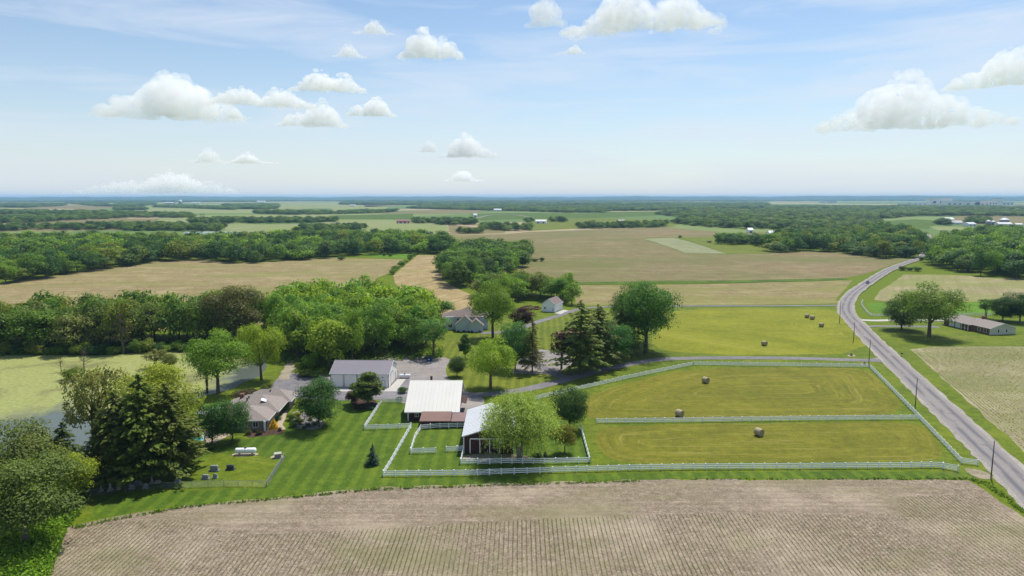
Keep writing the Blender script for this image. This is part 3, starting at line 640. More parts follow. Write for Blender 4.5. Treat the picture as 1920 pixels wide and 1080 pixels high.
T = [  # kind, base px, top y, width px, colour, label
 ('oak', 48, 1020, 862, 200, F(86, 104, 58), 'olive-green tree filling the lower left corner'),
 ('oak', 22, 965, 785, 190, F(94, 112, 60), 'tall olive tree behind the lower left corner tree'),
 ('spruce', 128, 935, 795, 95, F(66, 88, 48), 'dark conifer between the corner trees and the cemetery'),
 ('round', 138, 950, 850, 80, LIME, 'yellow-green tree in front of the dark conifer'),
 ('open', 178, 862, 692, 110, GREYG, 'thin grey-green tree leaning over the pond, left of the big spruces'),
 ('spruce', 224, 905, 738, 118, SPR, 'big spruce over the old headstones, left trunk'),
 ('spruce', 198, 912, 778, 84, F(86, 100, 50), 'smaller spruce at the left end of the spruce group'),
 ('spruce', 272, 899, 706, 140, SPR, 'tallest big spruce above the cemetery'),
 ('spruce', 320, 890, 722, 128, F(88, 106, 52), 'big spruce on the pool side of the cemetery'),
 ('spruce', 342, 872, 752, 78, F(96, 112, 54), 'lighter spruce nearest the pool'),
 ('oak', 300, 852, 684, 150, F(120, 140, 54), 'yellow-green broadleaf crown rising behind the big spruces'),
 ('low', 436, 828, 750, 70, DARK, 'dark green tree against the house wall'),
 ('low', 398, 832, 756, 66, F(66, 104, 54), 'dark green tree left of the house, by the pool deck'),
 ('low', 598, 800, 713, 92, DARK, 'dark round maple on the lawn right of the house'),
 ('upright', 690, 760, 697, 58, F(82, 108, 58), 'pointed ornamental tree in front of the cream shed'),
 ('shrub', 662, 757, 730, 26, F(84, 66, 66), 'purple-brown shrub beside the pointed ornamental tree'),
 ('blue_spruce', 699, 871, 832, 28, F(70, 100, 98), 'small blue spruce alone on the striped lawn'),
 ('willow', 976, 862, 736, 160, F(126, 152, 80), 'feathery light green willow over the red barn'),
 ('low', 1068, 806, 727, 72, DEEP, 'dense dark tree just behind the willow'),
 ('round', 1059, 851, 797, 46, F(104, 112, 42), 'small olive tree in the fence corner by the willow'),
 ('oak', 409, 738, 620, 108, BRT, 'bright green tree by the pond with two trunks'),
 ('open', 388, 736, 640, 56, MID_G, 'slim tree touching the bright pond tree'),
 ('oak', 490, 713, 609, 80, LIME, 'bright yellow-green tree at the pond end of the gravel'),
 ('oak', 920, 729, 633, 92, LIME, 'rounded bright green tree inside the driveway loop'),
 ('low', 857, 706, 668, 34, F(66, 96, 60), 'small dark tree beside the driveway-loop tree'),
 ('low', 966, 694, 604, 66, F(72, 112, 68), 'blue-green maple at the edge of the parking court'),
 ('pine', 998, 698, 597, 44, GREYG, 'thin bare-trunked pine beside the blue-green maple'),
 ('oak', 924, 634, 528, 84, BRT, 'tall bright green tree in front of the grey house'),
 ('round', 978, 622, 575, 46, PURPLE, 'purple-leaved tree below the white garage'),
 ('open', 1052, 692, 620, 52, F(52, 38, 50), 'purple-leaved tree beside the parking court'),
 ('pine', 1088, 701, 566, 100, F(94, 112, 62), 'big dark pine in front of the tan-roofed house'),
 ('pine', 1120, 690, 573, 84, F(84, 104, 60), 'second dark pine, close behind the big one'),
 ('low', 1148, 680, 604, 80, F(64, 106, 58), 'green maple between the two pines and the oak'),
 ('pine', 1166, 664, 571, 84, PINEG, 'dark pine left of the great oak'),
 ('oak', 1211, 661, 530, 116, F(72, 110, 50), 'great dark oak by the utility pole'),
 ('oak', 1188, 642, 531, 90, F(74, 112, 52), 'broad tree merging with the great oak'),
 ('open', 812, 670, 596, 64, F(92, 124, 78), 'grey-green tree with a bare trunk by the blue bin'),
 ('upright', 872, 672, 627, 22, F(70, 104, 60), 'slim columnar tree at the end of the back lawn'),
 ('low', 1690, 618, 559, 70, F(70, 100, 58), 'dark round tree beside the right-hand drive'),
 ('oak', 1742, 631, 529, 112, F(104, 126, 60), 'large tree with a tall bare trunk on the right lawn'),
 ('open', 1848, 596, 560, 30, F(80, 110, 60), 'small tree behind the ranch house'),
 ('low', 1880, 602, 557, 52, DEEP, 'dark tree at the back corner of the ranch house'),
 ('low', 1912, 604, 549, 60, DEEP, 'dark tree at the right edge behind the ranch house'),
 ('oak', 442, 642, 535, 112, F(92, 98, 66), 'broad grey-brown tree at the right end of the pond-shore belt'),
 ('shrub', 820, 592, 560, 60, MID_G, 'leafy tree end beside the straw field'),
 ('dead', 158, 700, 650, 34, OLIVE, 'bare dead tree standing in the pond'),
 ('dead', 232, 664, 585, 60, OLIVE, 'tall grey dead tree on the far pond shore'),
 ('dead', 115, 697, 665, 20, OLIVE, 'thin dead snag in the pond'),
 ('open', 292, 690, 655, 40, GREYG, 'sparse small tree on the pond edge behind the spruces'),
 ('round', 318, 692, 664, 34, F(92, 110, 58), 'small rounded tree on the pond edge behind the spruces'),
 ('shrub', 138, 712, 690, 44, F(92, 108, 40), 'green bush on the mud island of the pond'),
]
for i, (k, x, yb, yt, wpx, col, lb) in enumerate(T):
    p = G(x, yb); h = hgt(x, yb, yt); wd = wpx / ppm(x, yb) * (1.05 if k == 'pine' else 1.0)
    tree(k, p, h, wd, col, lb, cat='shrub' if k == 'shrub' else 'tree', name='leafy_shrub' if k == 'shrub' else None)

def scatter(poly, sp, seed, jit=.42):
    A = np.array([tuple(p) for p in wpoly(poly)]); rs = np.random.RandomState(seed)
    lo, hi = A.min(0), A.max(0); gx, gy = np.meshgrid(np.arange(lo[0], hi[0] + sp, sp), np.arange(lo[1], hi[1] + sp, sp * .9))
    gx = gx + (np.arange(gx.shape[0]) % 2)[:, None] * sp / 2
    gx, gy = gx.ravel() + rs.uniform(-jit, jit, gx.size) * sp, gy.ravel() + rs.uniform(-jit, jit, gx.size) * sp
    k = inside(gx, gy, A); return np.stack([gx[k], gy[k]], 1), rs
def ordinal(n):
    w_ = ['first', 'second', 'third', 'fourth', 'fifth', 'sixth', 'seventh', 'eighth', 'ninth', 'tenth', 'eleventh', 'twelfth', 'thirteenth', 'fourteenth', 'fifteenth', 'sixteenth', 'seventeenth', 'eighteenth', 'nineteenth', 'twentieth']
    if n < 20: return w_[n]
    tens = {2: 'twenty', 3: 'thirty', 4: 'forty', 5: 'fifty', 6: 'sixty', 7: 'seventy', 8: 'eighty', 9: 'ninety'}
    n += 1; return tens[n // 10] + ('-' + w_[n % 10 - 1] if n % 10 else '').replace('--', '-') if n % 10 else tens[n // 10][:-1] + 'ieth'
SPOTS = []                                   # woodland trees left over for the mass behind
def wood(poly, sp, seed, hs, ws, cols, place, group, front=None, keep=999, min_front=0):
    """trees of a wood: those that show largest as things, the rest handed on to the mass"""
    pts, rs = scatter(poly, sp, seed)
    order = np.argsort(pts[:, 1] + np.abs(pts[:, 0]) * .05)
    near = [i for i in order[:keep]]; near.sort(key=lambda i: pts[i, 0] / pts[i, 1])
    names = {id(c): n for c, n in cols}
    cnt = {}
    for r_, i in enumerate(near):
        x, y = pts[i]; c, cn = cols[rs.randint(len(cols))]; q = cnt[cn] = cnt.get(cn, 0) + 1
        h = rs.uniform(*hs); wd = rs.uniform(*ws)
        tree('mid', (x, y, float(terrain(x, y))), h, wd, c, f'{ordinal(q - 1)} {cn} tree from the left, {place}', group=group)
    for i in order[keep:]: SPOTS.append((pts[i, 0], pts[i, 1], rs.uniform(*hs), rs.uniform(*ws), cols[rs.randint(len(cols))][0], 0))
K = [(BRT, 'bright green'), (MID_G, 'mid green'), (DARK, 'dark green'), (OLIVE, 'olive'), (LIME, 'yellow-green'), (GREYG, 'grey-green')]
wood([(500, 650), (530, 668), (600, 693), (650, 697), (690, 672), (760, 668), (812, 664), (815, 640), (795, 604), (700, 592), (560, 598), (490, 612)], 7.4, 1, (14, 20), (10, 15), [K[0], K[0], K[1], K[4], (F(104, 140, 66), 'fresh green'), (F(100, 134, 70), 'soft green')], 'wood behind the cream shed', 'wood behind the cream shed', keep=56)
wood([(-60, 664), (60, 664), (190, 662), (330, 652), (455, 642), (478, 622), (300, 626), (-60, 634)], 7.6, 2, (13, 20), (11, 16), [K[1], K[1], K[3], K[5], (F(92, 118, 62), 'dull green'), (F(76, 106, 56), 'deep green')], 'belt along the far pond shore', 'belt along the far pond shore', keep=52)
wood([(828, 532), (872, 548), (935, 520), (985, 500), (985, 478), (900, 474), (862, 486), (832, 508)], 11, 3, (12, 18), (13, 19), [K[2], K[1], (F(78, 106, 56), 'deep green')], 'clump at the straw field corner', 'clump at the straw field corner', keep=26)
wood([(900, 562), (935, 570), (1000, 562), (1072, 576), (1076, 558), (1000, 550), (905, 550)], 8.5, 4, (11, 16), (10, 15), [K[0], K[1], K[5]], 'grove behind the white garage', 'grove behind the white garage', keep=14)
wood([(-80, 546), (0, 534), (80, 524), (190, 506), (275, 494), (375, 488), (425, 493), (480, 494), (580, 487), (620, 484), (690, 479), (780, 475), (850, 479), (850, 462), (800, 454), (700, 450), (560, 451), (480, 458), (200, 457), (-80, 458)], 12.5, 5, (9, 19), (10, 22), [K[2], K[1], K[2], K[3], K[0], (F(74, 102, 54), 'deep green')], 'front of the long left wood', 'front of the long left wood', keep=54)
wood([(1339, 460), (1400, 459), (1437, 464), (1437, 455), (1380, 451), (1345, 453)], 11, 26, (8, 14), (10, 16), [K[2], K[1], (F(70, 100, 54), 'deep green')], 'clump left of the right wood', 'clump left of the right wood', keep=10)
wood([(1440, 475), (1520, 471), (1560, 474), (1650, 485), (1722, 484), (1733, 474), (1733, 455), (1700, 438), (1640, 436), (1560, 441), (1500, 447), (1440, 455)], 14, 6, (9, 20), (11, 23), [K[2], K[1], K[2], (F(70, 100, 54), 'deep green'), K[3]], 'front of wood left of the road', 'front of the wood left of the road', keep=30)
wood([(1746, 494), (1760, 501), (1800, 511), (1830, 517), (1920, 522), (2010, 524), (2010, 442), (1920, 442), (1830, 441), (1790, 452), (1752, 466)], 12.5, 7, (9, 19), (10, 21), [K[2], K[1], K[0], (F(80, 112, 60), 'deep green'), K[1]], 'front of wood right of the road', 'front of the wood right of the road', keep=32)
# hedge between the two stubble fields and bushes along the pond shore
for i in range(11):
    f = i / 10; p = G(780 - 46 * f, 477 + 38 * f)
    tree('shrub', p + Vector((random.uniform(-1.5, 1.5), random.uniform(-2, 2), 0)), random.uniform(2.2, 4.2), random.uniform(4, 6.5), F(92, 122, 52), f'hedge bush between the two stubble fields, {ordinal(i)} from the wood', 'hedge_bush', 'shrub', 'hedge between the stubble fields')
for i, (x, y) in enumerate([(1712, 486), (1728, 489), (1692, 507), (1705, 508), (1720, 509), (990, 492), (1003, 490), (1016, 490), (640, 488), (720, 480), (732, 481), (1330, 455), (1275, 446)]):
    nm = ['beside the road crest', 'beside the road crest, nearer the wood', 'left of three on the bank right of the road', 'middle of three on the bank right of the road', 'right of three on the bank right of the road', 'left one at the clump in the stubble', 'middle one at the clump in the stubble', 'right one at the clump in the stubble', 'in front of the long left wood', 'left one in the small meadow', 'right one in the small meadow', 'at the bend of the pale strip', 'at the top of the pale strip'][i]
    p = G(x, y); tree('shrub', p, random.uniform(2.5, 4), random.uniform(4.5, 7), F(78, 106, 50), 'low dark bush ' + nm, 'field_bush', 'shrub', 'bushes in the fields')
for i in range(26):
    x = 8 + i * 18 + random.uniform(-6, 6); y = 664 - max(0, x - 190) * .05 + random.uniform(-1, 1); p = G(x, y + .5)
    tree('shrub', p, random.uniform(2.5, 5), random.uniform(4, 7), random.choice([MID_G, OLIVE, DARK, F(104, 130, 56)]), f'shore bush at the far water edge, {ordinal(i)} from the left', 'shore_bush', 'shrub', 'bushes on the far pond shore')

# ------------------------------------------------------------------ woods that read as a mass
far_protos = bpy.data.collections.new('distant_crowns')
for s_ in range(4):
    cm, c = broad(200 + s_, 20, 1000, .058, .46, .5, .44, (.15, .26), m='leaf_far'); far_protos.objects.link(bpy.data.objects.new('distant_crown', cm))
def mass(name, spots, label):
    me = bpy.data.meshes.new(name); me.from_pydata([s[:2] + (s[6],) for s in spots], [], [])
    rs = np.random.RandomState(len(spots))
    sc_ = np.array([[s[3], s[3], s[2]] for s in spots], np.float32)
    cl = np.array([[*(np.array(s[4][:3]) * rs.uniform(.85, 1.15)), 1] for s in spots], np.float32)
    me.attributes.new('crown_scale', 'FLOAT_VECTOR', 'POINT').data.foreach_set('vector', sc_.ravel())
    me.attributes.new('leafcol', 'FLOAT_COLOR', 'POINT').data.foreach_set('color', cl.ravel())
    me.attributes.new('turn', 'FLOAT', 'POINT').data.foreach_set('value', rs.uniform(0, 6.28, len(spots)).astype(np.float32))
    me.attributes.new('which', 'INT', 'POINT').data.foreach_set('value', rs.randint(0, 4, len(spots)).astype(np.int32))
    o = bpy.data.objects.new(name, me); COL.objects.link(o); tag(o, label, kind='stuff')
    g = bpy.data.node_groups.get('crowns_on_points')
    if not g:
        g = bpy.data.node_groups.new('crowns_on_points', 'GeometryNodeTree')
        g.interface.new_socket('Geometry', in_out='INPUT', socket_type='NodeSocketGeometry'); g.interface.new_socket('Geometry', in_out='OUTPUT', socket_type='NodeSocketGeometry')
        gi, go = g.nodes.new('NodeGroupInput'), g.nodes.new('NodeGroupOutput')
        ci = g.nodes.new('GeometryNodeCollectionInfo'); ci.inputs['Collection'].default_value = far_protos; ci.inputs['Separate Children'].default_value = True; ci.inputs['Reset Children'].default_value = True
        ip = g.nodes.new('GeometryNodeInstanceOnPoints'); ip.inputs['Pick Instance'].default_value = True
        def na(n_, ty):
            a = g.nodes.new('GeometryNodeInputNamedAttribute'); a.data_type = ty; a.inputs['Name'].default_value = n_; return next(s for s in a.outputs if s.enabled and s.name == 'Attribute')
        cx = g.nodes.new('ShaderNodeCombineXYZ')
        for a, b in ((gi.outputs[0], ip.inputs['Points']), (ci.outputs[0], ip.inputs['Instance']), (na('which', 'INT'), ip.inputs['Instance Index']), (na('turn', 'FLOAT'), cx.inputs['Z']), (cx.outputs[0], ip.inputs['Rotation']), (na('crown_scale', 'FLOAT_VECTOR'), ip.inputs['Scale']), (ip.outputs[0], go.inputs[0])): g.links.new(a, b)
    o.modifiers.new('crowns', 'NODES').node_group = g
    return o
mass('woodland', [(x, y, h, w_ * 1.05, c, 0, float(terrain(x, y)) - .5) for x, y, h, w_, c, _ in SPOTS], 'dense woodland behind the front rows of trees')
far_spots = []
FC = [F(62, 92, 54), F(76, 106, 60), F(88, 116, 62), F(58, 84, 54), F(96, 120, 70)]
def fbelt(poly, sp, seed, h=(11, 17), w_=(14, 20)):
    pts, rs = scatter(poly, sp, seed)
    for x, y in pts: far_spots.append((x, y, rs.uniform(*h), rs.uniform(*w_), FC[rs.randint(5)], 0, float(terrain(x, y)) - .5))
for i, (P, sp) in enumerate([
    ([(1262, 418), (1330, 427), (1400, 430), (1480, 430), (1640, 431), (1650, 416), (1600, 412), (1440, 413), (1300, 414)], 17),
    ([(1230, 402), (1300, 411), (1600, 409), (1650, 411), (1720, 405), (1760, 405), (1990, 406), (1990, 398), (1720, 395), (1440, 395), (1260, 397)], 22),
    ([(1440, 393), (1990, 394), (1990, 389), (1440, 388)], 34), ([(1440, 377), (1990, 376.5), (1990, 375), (1440, 375)], 110),
    ([(760, 391), (960, 396), (1060, 399), (1130, 399), (1142, 396), (1240, 395), (1440, 390), (1440, 387), (1000, 386), (840, 386)], 26), ([(640, 384), (840, 385), (1000, 385.5), (1440, 386), (1440, 382), (840, 380), (640, 380)], 48), ([(500, 377.5), (900, 378), (1440, 378), (1440, 376), (500, 376)], 100),
    ([(630, 402), (690, 400), (740, 398), (745, 396.5), (680, 397), (630, 400)], 20), ([(480, 401), (545, 403), (620, 402), (630, 399), (480, 398)], 22),
    ([(-60, 420), (60, 418.5), (150, 412.5), (240, 409), (240, 406.5), (150, 407), (60, 409), (-60, 411)], 17), ([(-60, 402.5), (100, 402.5), (160, 404), (250, 408), (360, 409), (360, 404), (200, 400), (100, 398), (-60, 397)], 20),
    ([(-60, 388), (45, 390), (120, 386), (120, 383), (-60, 382)], 38), ([(180, 387), (250, 388), (290, 384), (290, 380), (120, 381)], 38), ([(290, 389), (357, 391), (440, 394), (440, 391), (360, 387), (290, 387)], 26), ([(-60, 379), (500, 379), (500, 376.5), (-60, 376.5)], 80), ([(216, 395), (275, 394), (270, 390), (216, 391)], 26),
    ([(356, 420), (440, 419), (445, 413), (360, 414)], 15), ([(448, 419), (590, 418), (590, 414), (450, 414)], 16), ([(592, 417), (632, 416.5), (632, 413.5), (595, 413.5)], 14), ([(440, 392), (480, 393), (520, 392), (520, 388), (440, 388)], 30),
    ([(775, 419), (815, 419), (815, 416), (775, 415)], 13), ([(820, 422), (892, 422), (892, 416), (820, 415)], 14), ([(900, 430), (950, 433), (1000, 433), (990, 428), (905, 425)], 14), ([(1084, 429), (1110, 429), (1250, 426), (1250, 423), (1170, 423), (1084, 426)], 13),
    ([(-40, 433), (30, 433), (60, 430), (150, 432), (240, 431), (330, 429), (340, 424), (240, 424), (90, 427), (-40, 430)], 14), ([(230, 433), (330, 434), (420, 434), (420, 430), (300, 427), (230, 427)], 13), ([(545, 436), (620, 436), (690, 432), (690, 429), (560, 430)], 14), ([(870, 438), (905, 438), (905, 435), (850, 435)], 11), ([(1756, 422), (1780, 424), (1780, 419), (1756, 418)], 14), ([(1812, 420), (1852, 420), (1852, 414), (1812, 414)], 14), ([(420, 387), (520, 388), (520, 384), (420, 384)], 34), ([(985, 417), (1000, 417), (1000, 415.5), (985, 415.5)], 12), ([(1032, 415.5), (1062, 417), (1062, 414.5), (1032, 413.5)], 13)]):
    s_ = sp / 15; fbelt(P, sp, 300 + i, (6 * max(1, s_ ** .15), 14 * max(1, s_ ** .15)), (sp * .75, sp * 1.6))
mass('distant_woodland', far_spots, 'far-off woods and tree belts across the plain')
print('TREES', N_TREES, len(SPOTS), len(far_spots))

# ------------------------------------------------------------------ buildings
def window(par, face, u, z, w_, h_, dims, glass='glass', frame='trim', prim='window'):
    """a framed opening on one wall: frame as a part, pane under it"""
    x0, x1, y0, y1 = dims; t_ = .09; f = MB(); p = MB()
    def bx(mb, a, b, c, d, o0, o1):
        if face == 'front': mb.box(a, b, y0 - o1, y0 - o0, c, d)
        elif face == 'back': mb.box(a, b, y1 + o0, y1 + o1, c, d)
        elif face == 'left': mb.box(x0 - o1, x0 - o0, a, b, c, d)
        else: mb.box(x1 + o0, x1 + o1, a, b, c, d)
    a, b, c, d = u - w_ / 2, u + w_ / 2, z, z + h_
    bx(f, a - t_, a, c - t_, d + t_, .004, .07); bx(f, b, b + t_, c - t_, d + t_, .004, .07); bx(f, a, b, d, d + t_, .004, .07); bx(f, a, b, c - t_, c, .004, .07)
    if prim == 'window' and w_ > .7: bx(f, u - .03, u + .03, c, d, .004, .06)
    fo = f.build(prim, frame, par); bx(p, a, b, c, d, .003, .035); p.build('pane' if prim == 'window' else 'panel', glass, fo); return fo
def door(par, face, u, w_, h_, dims, panel='cream', frame='trim', name='door', z=.06, handle=True):
    fo = window(par, face, u, z, w_, h_, dims, panel, frame, name)
    return fo
def gable(name, label, cat, loc, rz, w_, d_, wh, rh, wall, roof, over=.45, trim='trim', ridge_y=None, rear_h=None, th=.14, group=None, sheets=False):
    """gabled building, ridge along local x, front at -y"""
    e = empty(name, loc, rz); tag(e, label, cat, group); a, b = w_ / 2, d_ / 2; ry = 0 if ridge_y is None else ridge_y; bh = wh if rear_h is None else rear_h
    V = [(-a, -b, 0), (a, -b, 0), (a, b, 0), (-a, b, 0), (-a, -b, wh), (a, -b, wh), (a, b, bh), (-a, b, bh), (-a, ry, wh + rh), (a, ry, wh + rh)]
    MB().add(V, [(0, 1, 5, 4), (2, 3, 7, 6), (1, 2, 6, 9, 5), (3, 0, 4, 8, 7), (4, 5, 9, 8), (6, 7, 8, 9), (3, 2, 1, 0)]).build('wall', wall, e)
    top = wh + rh; A = a + over
    s1 = rh / (ry + b); s2 = (top - bh) / (b - ry)
    up = th + .03
    def slope(y0, z0, name_='roof_panel'):
        n_ = max(1, round(2 * A / 1.0)) if sheets else 1; w1 = 2 * A / n_
        for k in range(n_):
            xa, xb = -A + k * w1, -A + (k + 1) * w1 - (.012 if sheets else 0)
            q = [(xa, y0, z0), (xb, y0, z0), (xb, ry, top + up), (xa, ry, top + up)]
            m_ = MB().slab(q if y0 < ry else [q[1], q[0], q[3], q[2]], th)
            if sheets:
                r0 = [(xa + .01, y0, z0 + .002), (xa + .07, y0, z0 + .002), (xa + .07, ry, top + up + .002), (xa + .01, ry, top + up + .002)]
                r0 = [(x, y, z + .05) for x, y, z in r0]; m_.slab(r0 if y0 < ry else [r0[1], r0[0], r0[3], r0[2]], .047)
            m_.build('roof_sheet' if sheets else name_, roof, e)
    slope(-b - over, wh - over * s1 + up); slope(b + over, bh - over * s2 + up)
    MB().slab([(-A - .01, ry - .16, top + up - .16 * s1 + .035), (A + .01, ry - .16, top + up - .16 * s1 + .035), (A + .01, ry + .16, top + up - .16 * s2 + .035), (-A - .01, ry + .16, top + up - .16 * s2 + .035)], .03).build('ridge_cap', roof, e)
    if trim:
        for s_ in (-1, 1):
            m_ = MB()
            for (y0, z0, y1, z1) in ((-b - over, wh - over * s1, ry, top), (b + over, bh - over * s2, ry, top)):
                x0 = s_ * A; x1 = s_ * (A + .05); q = [(x0, y0, z0 - .02), (x1, y0, z0 - .02), (x1, y1, z1 - .02), (x0, y1, z1 - .02)]
                k = [(p[0], p[1], p[2] + up + .02) for p in q]; m_.add(q + k, [(0, 1, 2, 3), (7, 6, 5, 4), (0, 4, 5, 1), (1, 5, 6, 2), (2, 6, 7, 3), (3, 7, 4, 0)])
            m_.build('fascia', trim, e)
        MB().box(-A, A, -b - over - .05, -b - over - .004, wh - over * s1 - .08, wh - over * s1 + up - .01).build('fascia', trim, e)
    e['dims'] = [-a, a, -b, b]; return e
def dims(e): return list(e['dims'])
def hip(par, x0, x1, y0, y1, wh, rh, roof, over=.5, ridge='y', th=.12, name='roof'):
    X0, X1, Y0, Y1 = x0 - over, x1 + over, y0 - over, y1 + over; top = wh + rh
    if ridge == 'y':
        h_ = (X1 - X0) / 2; xm = (X0 + X1) / 2; r0, r1 = (xm, Y0 + h_), (xm, Y1 - h_)
        if r0[1] > r1[1]: r0 = r1 = (xm, (Y0 + Y1) / 2)
    else:
        h_ = (Y1 - Y0) / 2; ym = (Y0 + Y1) / 2; r0, r1 = (X0 + h_, ym), (X1 - h_, ym)
        if r0[0] > r1[0]: r0 = r1 = ((X0 + X1) / 2, ym)
    A, B = (r0[0], r0[1], top), (r1[0], r1[1], top); c = [(X0, Y0, wh), (X1, Y0, wh), (X1, Y1, wh), (X0, Y1, wh)]
    o = MB()
    if ridge == 'y': fs = [[c[0], c[1], A], [c[1], c[2], B, A], [c[2], c[3], B], [c[3], c[0], A, B]]
    else: fs = [[c[0], c[1], B, A], [c[1], c[2], B], [c[2], c[3], A, B], [c[3], c[0], A]]
    for f in fs:
        q = []
        for p in f:
            if not q or (Vector(p) - Vector(q[-1])).length > .01: q.append(p)
        MB().slab([(p[0], p[1], p[2] + th) for p in q], th).build('roof_slope', roof, par)
    f_ = MB()
    for (a, b, c_, d) in ((X0 - .04, X1 + .04, Y0 - .05, Y0 - .005), (X0 - .04, X1 + .04, Y1 + .005, Y1 + .05), (X0 - .05, X0 - .005, Y0, Y1), (X1 + .005, X1 + .05, Y0, Y1)): f_.box(a, b, c_, d, wh - .12, wh + th - .01)
    f_.build('fascia', 'trim', par)
    return o

# cream machine shed
d0, d1, d2 = G(621, 727), G(730, 727), G(745, 711)
W_ = 17.6; DP = 12.6
e = gable('machine_shed', 'cream metal machine shed with grey roof and sliding doors on the gravel', 'shed', (d0.x + W_ / 2, 200.6 + DP / 2, .05), R(-1.5), W_, DP, 4.25, 2.5, 'cream', 'grey_roof', .3, sheets=True)
D = dims(e)
for k in range(3): window(e, 'front', -6.9 + k * 4.1 - (0 if k else .0), .15, 3.7, 3.75, D, 'cream', 'dark', 'sliding_door')
window(e, 'front', 7.1, .1, .95, 2.05, D, 'tank', 'dark', 'door')
window(e, 'right', -1.5, .1, 3.4, 3.6, D, 'cream', 'dark', 'overhead_door'); window(e, 'right', 3.8, .1, .95, 2.05, D, 'cream', 'dark', 'door')
MB().box(6.8, 7.2, -DP / 2 - .2, -DP / 2 - .004, 3.0, 3.2).build('wall_lamp', 'dark', e)
for x in (-W_ / 2 - .02, W_ / 2 - .13): MB().box(x, x + .15, -DP / 2 - .05, -DP / 2 + .1, 0, 4.15).build('corner_trim', 'grey_roof', e)

# barn with the big white roof
e = gable('white_roofed_barn', 'dark red barn with one huge plain white metal roof slope', 'barn', (-20.4, 178.4, .05), R(-.5), 12.6, 17.6, 2.75, 5.1, 'barn_red', 'white_roof', .75, ridge_y=1.0, rear_h=3.4, sheets=True)
D = dims(e)
window(e, 'front', -1.4, 1.1, 1.0, .9, D); window(e, 'front', -4.0, 1.1, .8, .8, D)
MB().box(-6.36, -6.1, -8.86, -8.6, 0, 2.6).build('corner_trim', 'trim', e); MB().box(6.1, 6.36, -8.86, -8.6, 0, 2.6).build('corner_trim', 'trim', e)
window(e, 'right', -4, .1, 2.6, 2.6, D, 'barn_red', 'trim', 'stable_door'); window(e, 'right', 1.0, .1, 2.8, 3.4, D, 'barn_red', 'trim', 'stable_door'); window(e, 'right', 1, 5.2, 1.2, 1.0, D)
MB().box(-1.75, -1.2, 1.6, 2.15, 7.2, 8.9).build('chimney', 'barn_red', e)
MB().slab([(6.9, -2.5, 3.1), (8.3, -2.5, 2.7), (8.3, 3.5, 2.7), (6.9, 3.5, 3.1)], .12).build('canopy', 'barn_red', e)

def leanto(label, x0, x1, y0, y1, zf, zb, roof):
    e = empty('lean_to_shed', ((x0 + x1) / 2, y0, .05)); tag(e, label, 'shed'); a = (x1 - x0) / 2; L = y1 - y0
    MB().add([(-a, 0, 0), (a, 0, 0), (a, L, 0), (-a, L, 0), (-a, 0, zf), (a, 0, zf), (a, L, zb), (-a, L, zb)], [(0, 1, 5, 4), (1, 2, 6, 5), (2, 3, 7, 6), (3, 0, 4, 7), (4, 5, 6, 7), (3, 2, 1, 0)]).build('wall', 'barn_red', e)
    s_ = (zb - zf) / L; MB().slab([(-a - .3, -.4, zf - .4 * s_ + .18), (a + .3, -.4, zf - .4 * s_ + .18), (a + .3, L, zb + .18), (-a - .3, L, zb + .18)], .12).build('roof', roof, e)
    MB().box(-a - .3, a + .3, -.46, -.405, zf - .4 * s_ - .02, zf - .4 * s_ + .17).build('fascia', 'brown_roof', e)
    return e
leanto('low lean-to with rust-brown roof against the white-roofed barn', -22.7, -15.6, 164.2, 168.8, 1.75, 2.55, 'brown_roof')
leanto('paler brown-roofed lean-to linking the two barns', -14.9, -10.9, 164.6, 169.0, 1.55, 2.2, 'brown_roof2')

# red barn beside the willow, gable to the camera (ridge runs away from us)
e = gable('red_barn', 'dark red gable-fronted barn with white roof half hidden by the willow', 'barn', (-5.2, 156.4, .05), R(90), 18.6, 11.4, 3.95, 1.75, 'barn_red', 'white_roof2', .35, sheets=True)
D = dims(e)      # local -x end faces the camera
MB().box(-9.30 - .16, -9.30 - .01, -3.4, 4.2, 3.25, 3.5).build('door_track', 'trim', e)
for y in (4.2, 2.0, -.2, -2.4): MB().box(-9.30 - .1, -9.30 - .008, y - .1, y + .1, 0, 3.2).build('door_post', 'trim', e)
for k, (y, w_) in enumerate(((3.1, 2.0), (.9, 2.0), (-1.3, 2.0))): MB().box(-9.30 - .05, -9.30 - .006, y - w_ / 2, y + w_ / 2, .05, 3.2).build('sliding_door', 'barn_red', e)
for y in (-5.72, 5.5): MB().box(-9.40, -9.15, y, y + .22, 0, 3.75).build('corner_trim', 'trim', e)

# main house: three hipped wings stepping back along the garden path
e = empty('main_house', (-66.0, 163.0, .05), R(4)); tag(e, 'grey-shingled ranch house with stepped hip roofs beside the yellow shrub', 'house')
def hbox(x0, x1, y0, y1, wh, m): MB().box(x0, x1, y0, y1, 0, wh).build('wall', m, e)
hbox(-6.5, 5.6, -1.0, 8.0, 2.6, 'stone'); hip(e, -6.5, 5.6, -1.0, 8.0, 2.6, 2.5, 'shingle', .55, 'y')
hbox(-6.9, 5.2, 8.01, 15.5, 2.75, 'stone'); hip(e, -7.6, 6.4, 5.5, 16.4, 2.75, 2.9, 'shingle', .5, 'x')
hbox(-4.5, 6.9, 15.51, 21.5, 2.75, 'stone'); hip(e, -4.6, 7.4, 14.2, 21.5, 2.76, 2.3, 'shingle', .5, 'x')
DD = [-6.5, 5.6, -1.0, 8.0]
window(e, 'front', -.6, .9, 1.5, 1.25, DD); window(e, 'front', 2.8, .9, 1.2, 1.2, DD); window(e, 'right', 3, .9, 1.6, 1.2, DD)
for x in (-1.65, .45): MB().box(x, x + .3, -1.06, -1.005, .85, 2.2).build('shutter', 'dark', e)
MB().box(5.0, 5.4, -1.9, -1.5, 0, 2.5).build('porch_post', 'trim', e)
MB().box(-4.3, -3.3, 10.0, 11.0, 3.9, 6.1).build('chimney', 'brick', e)
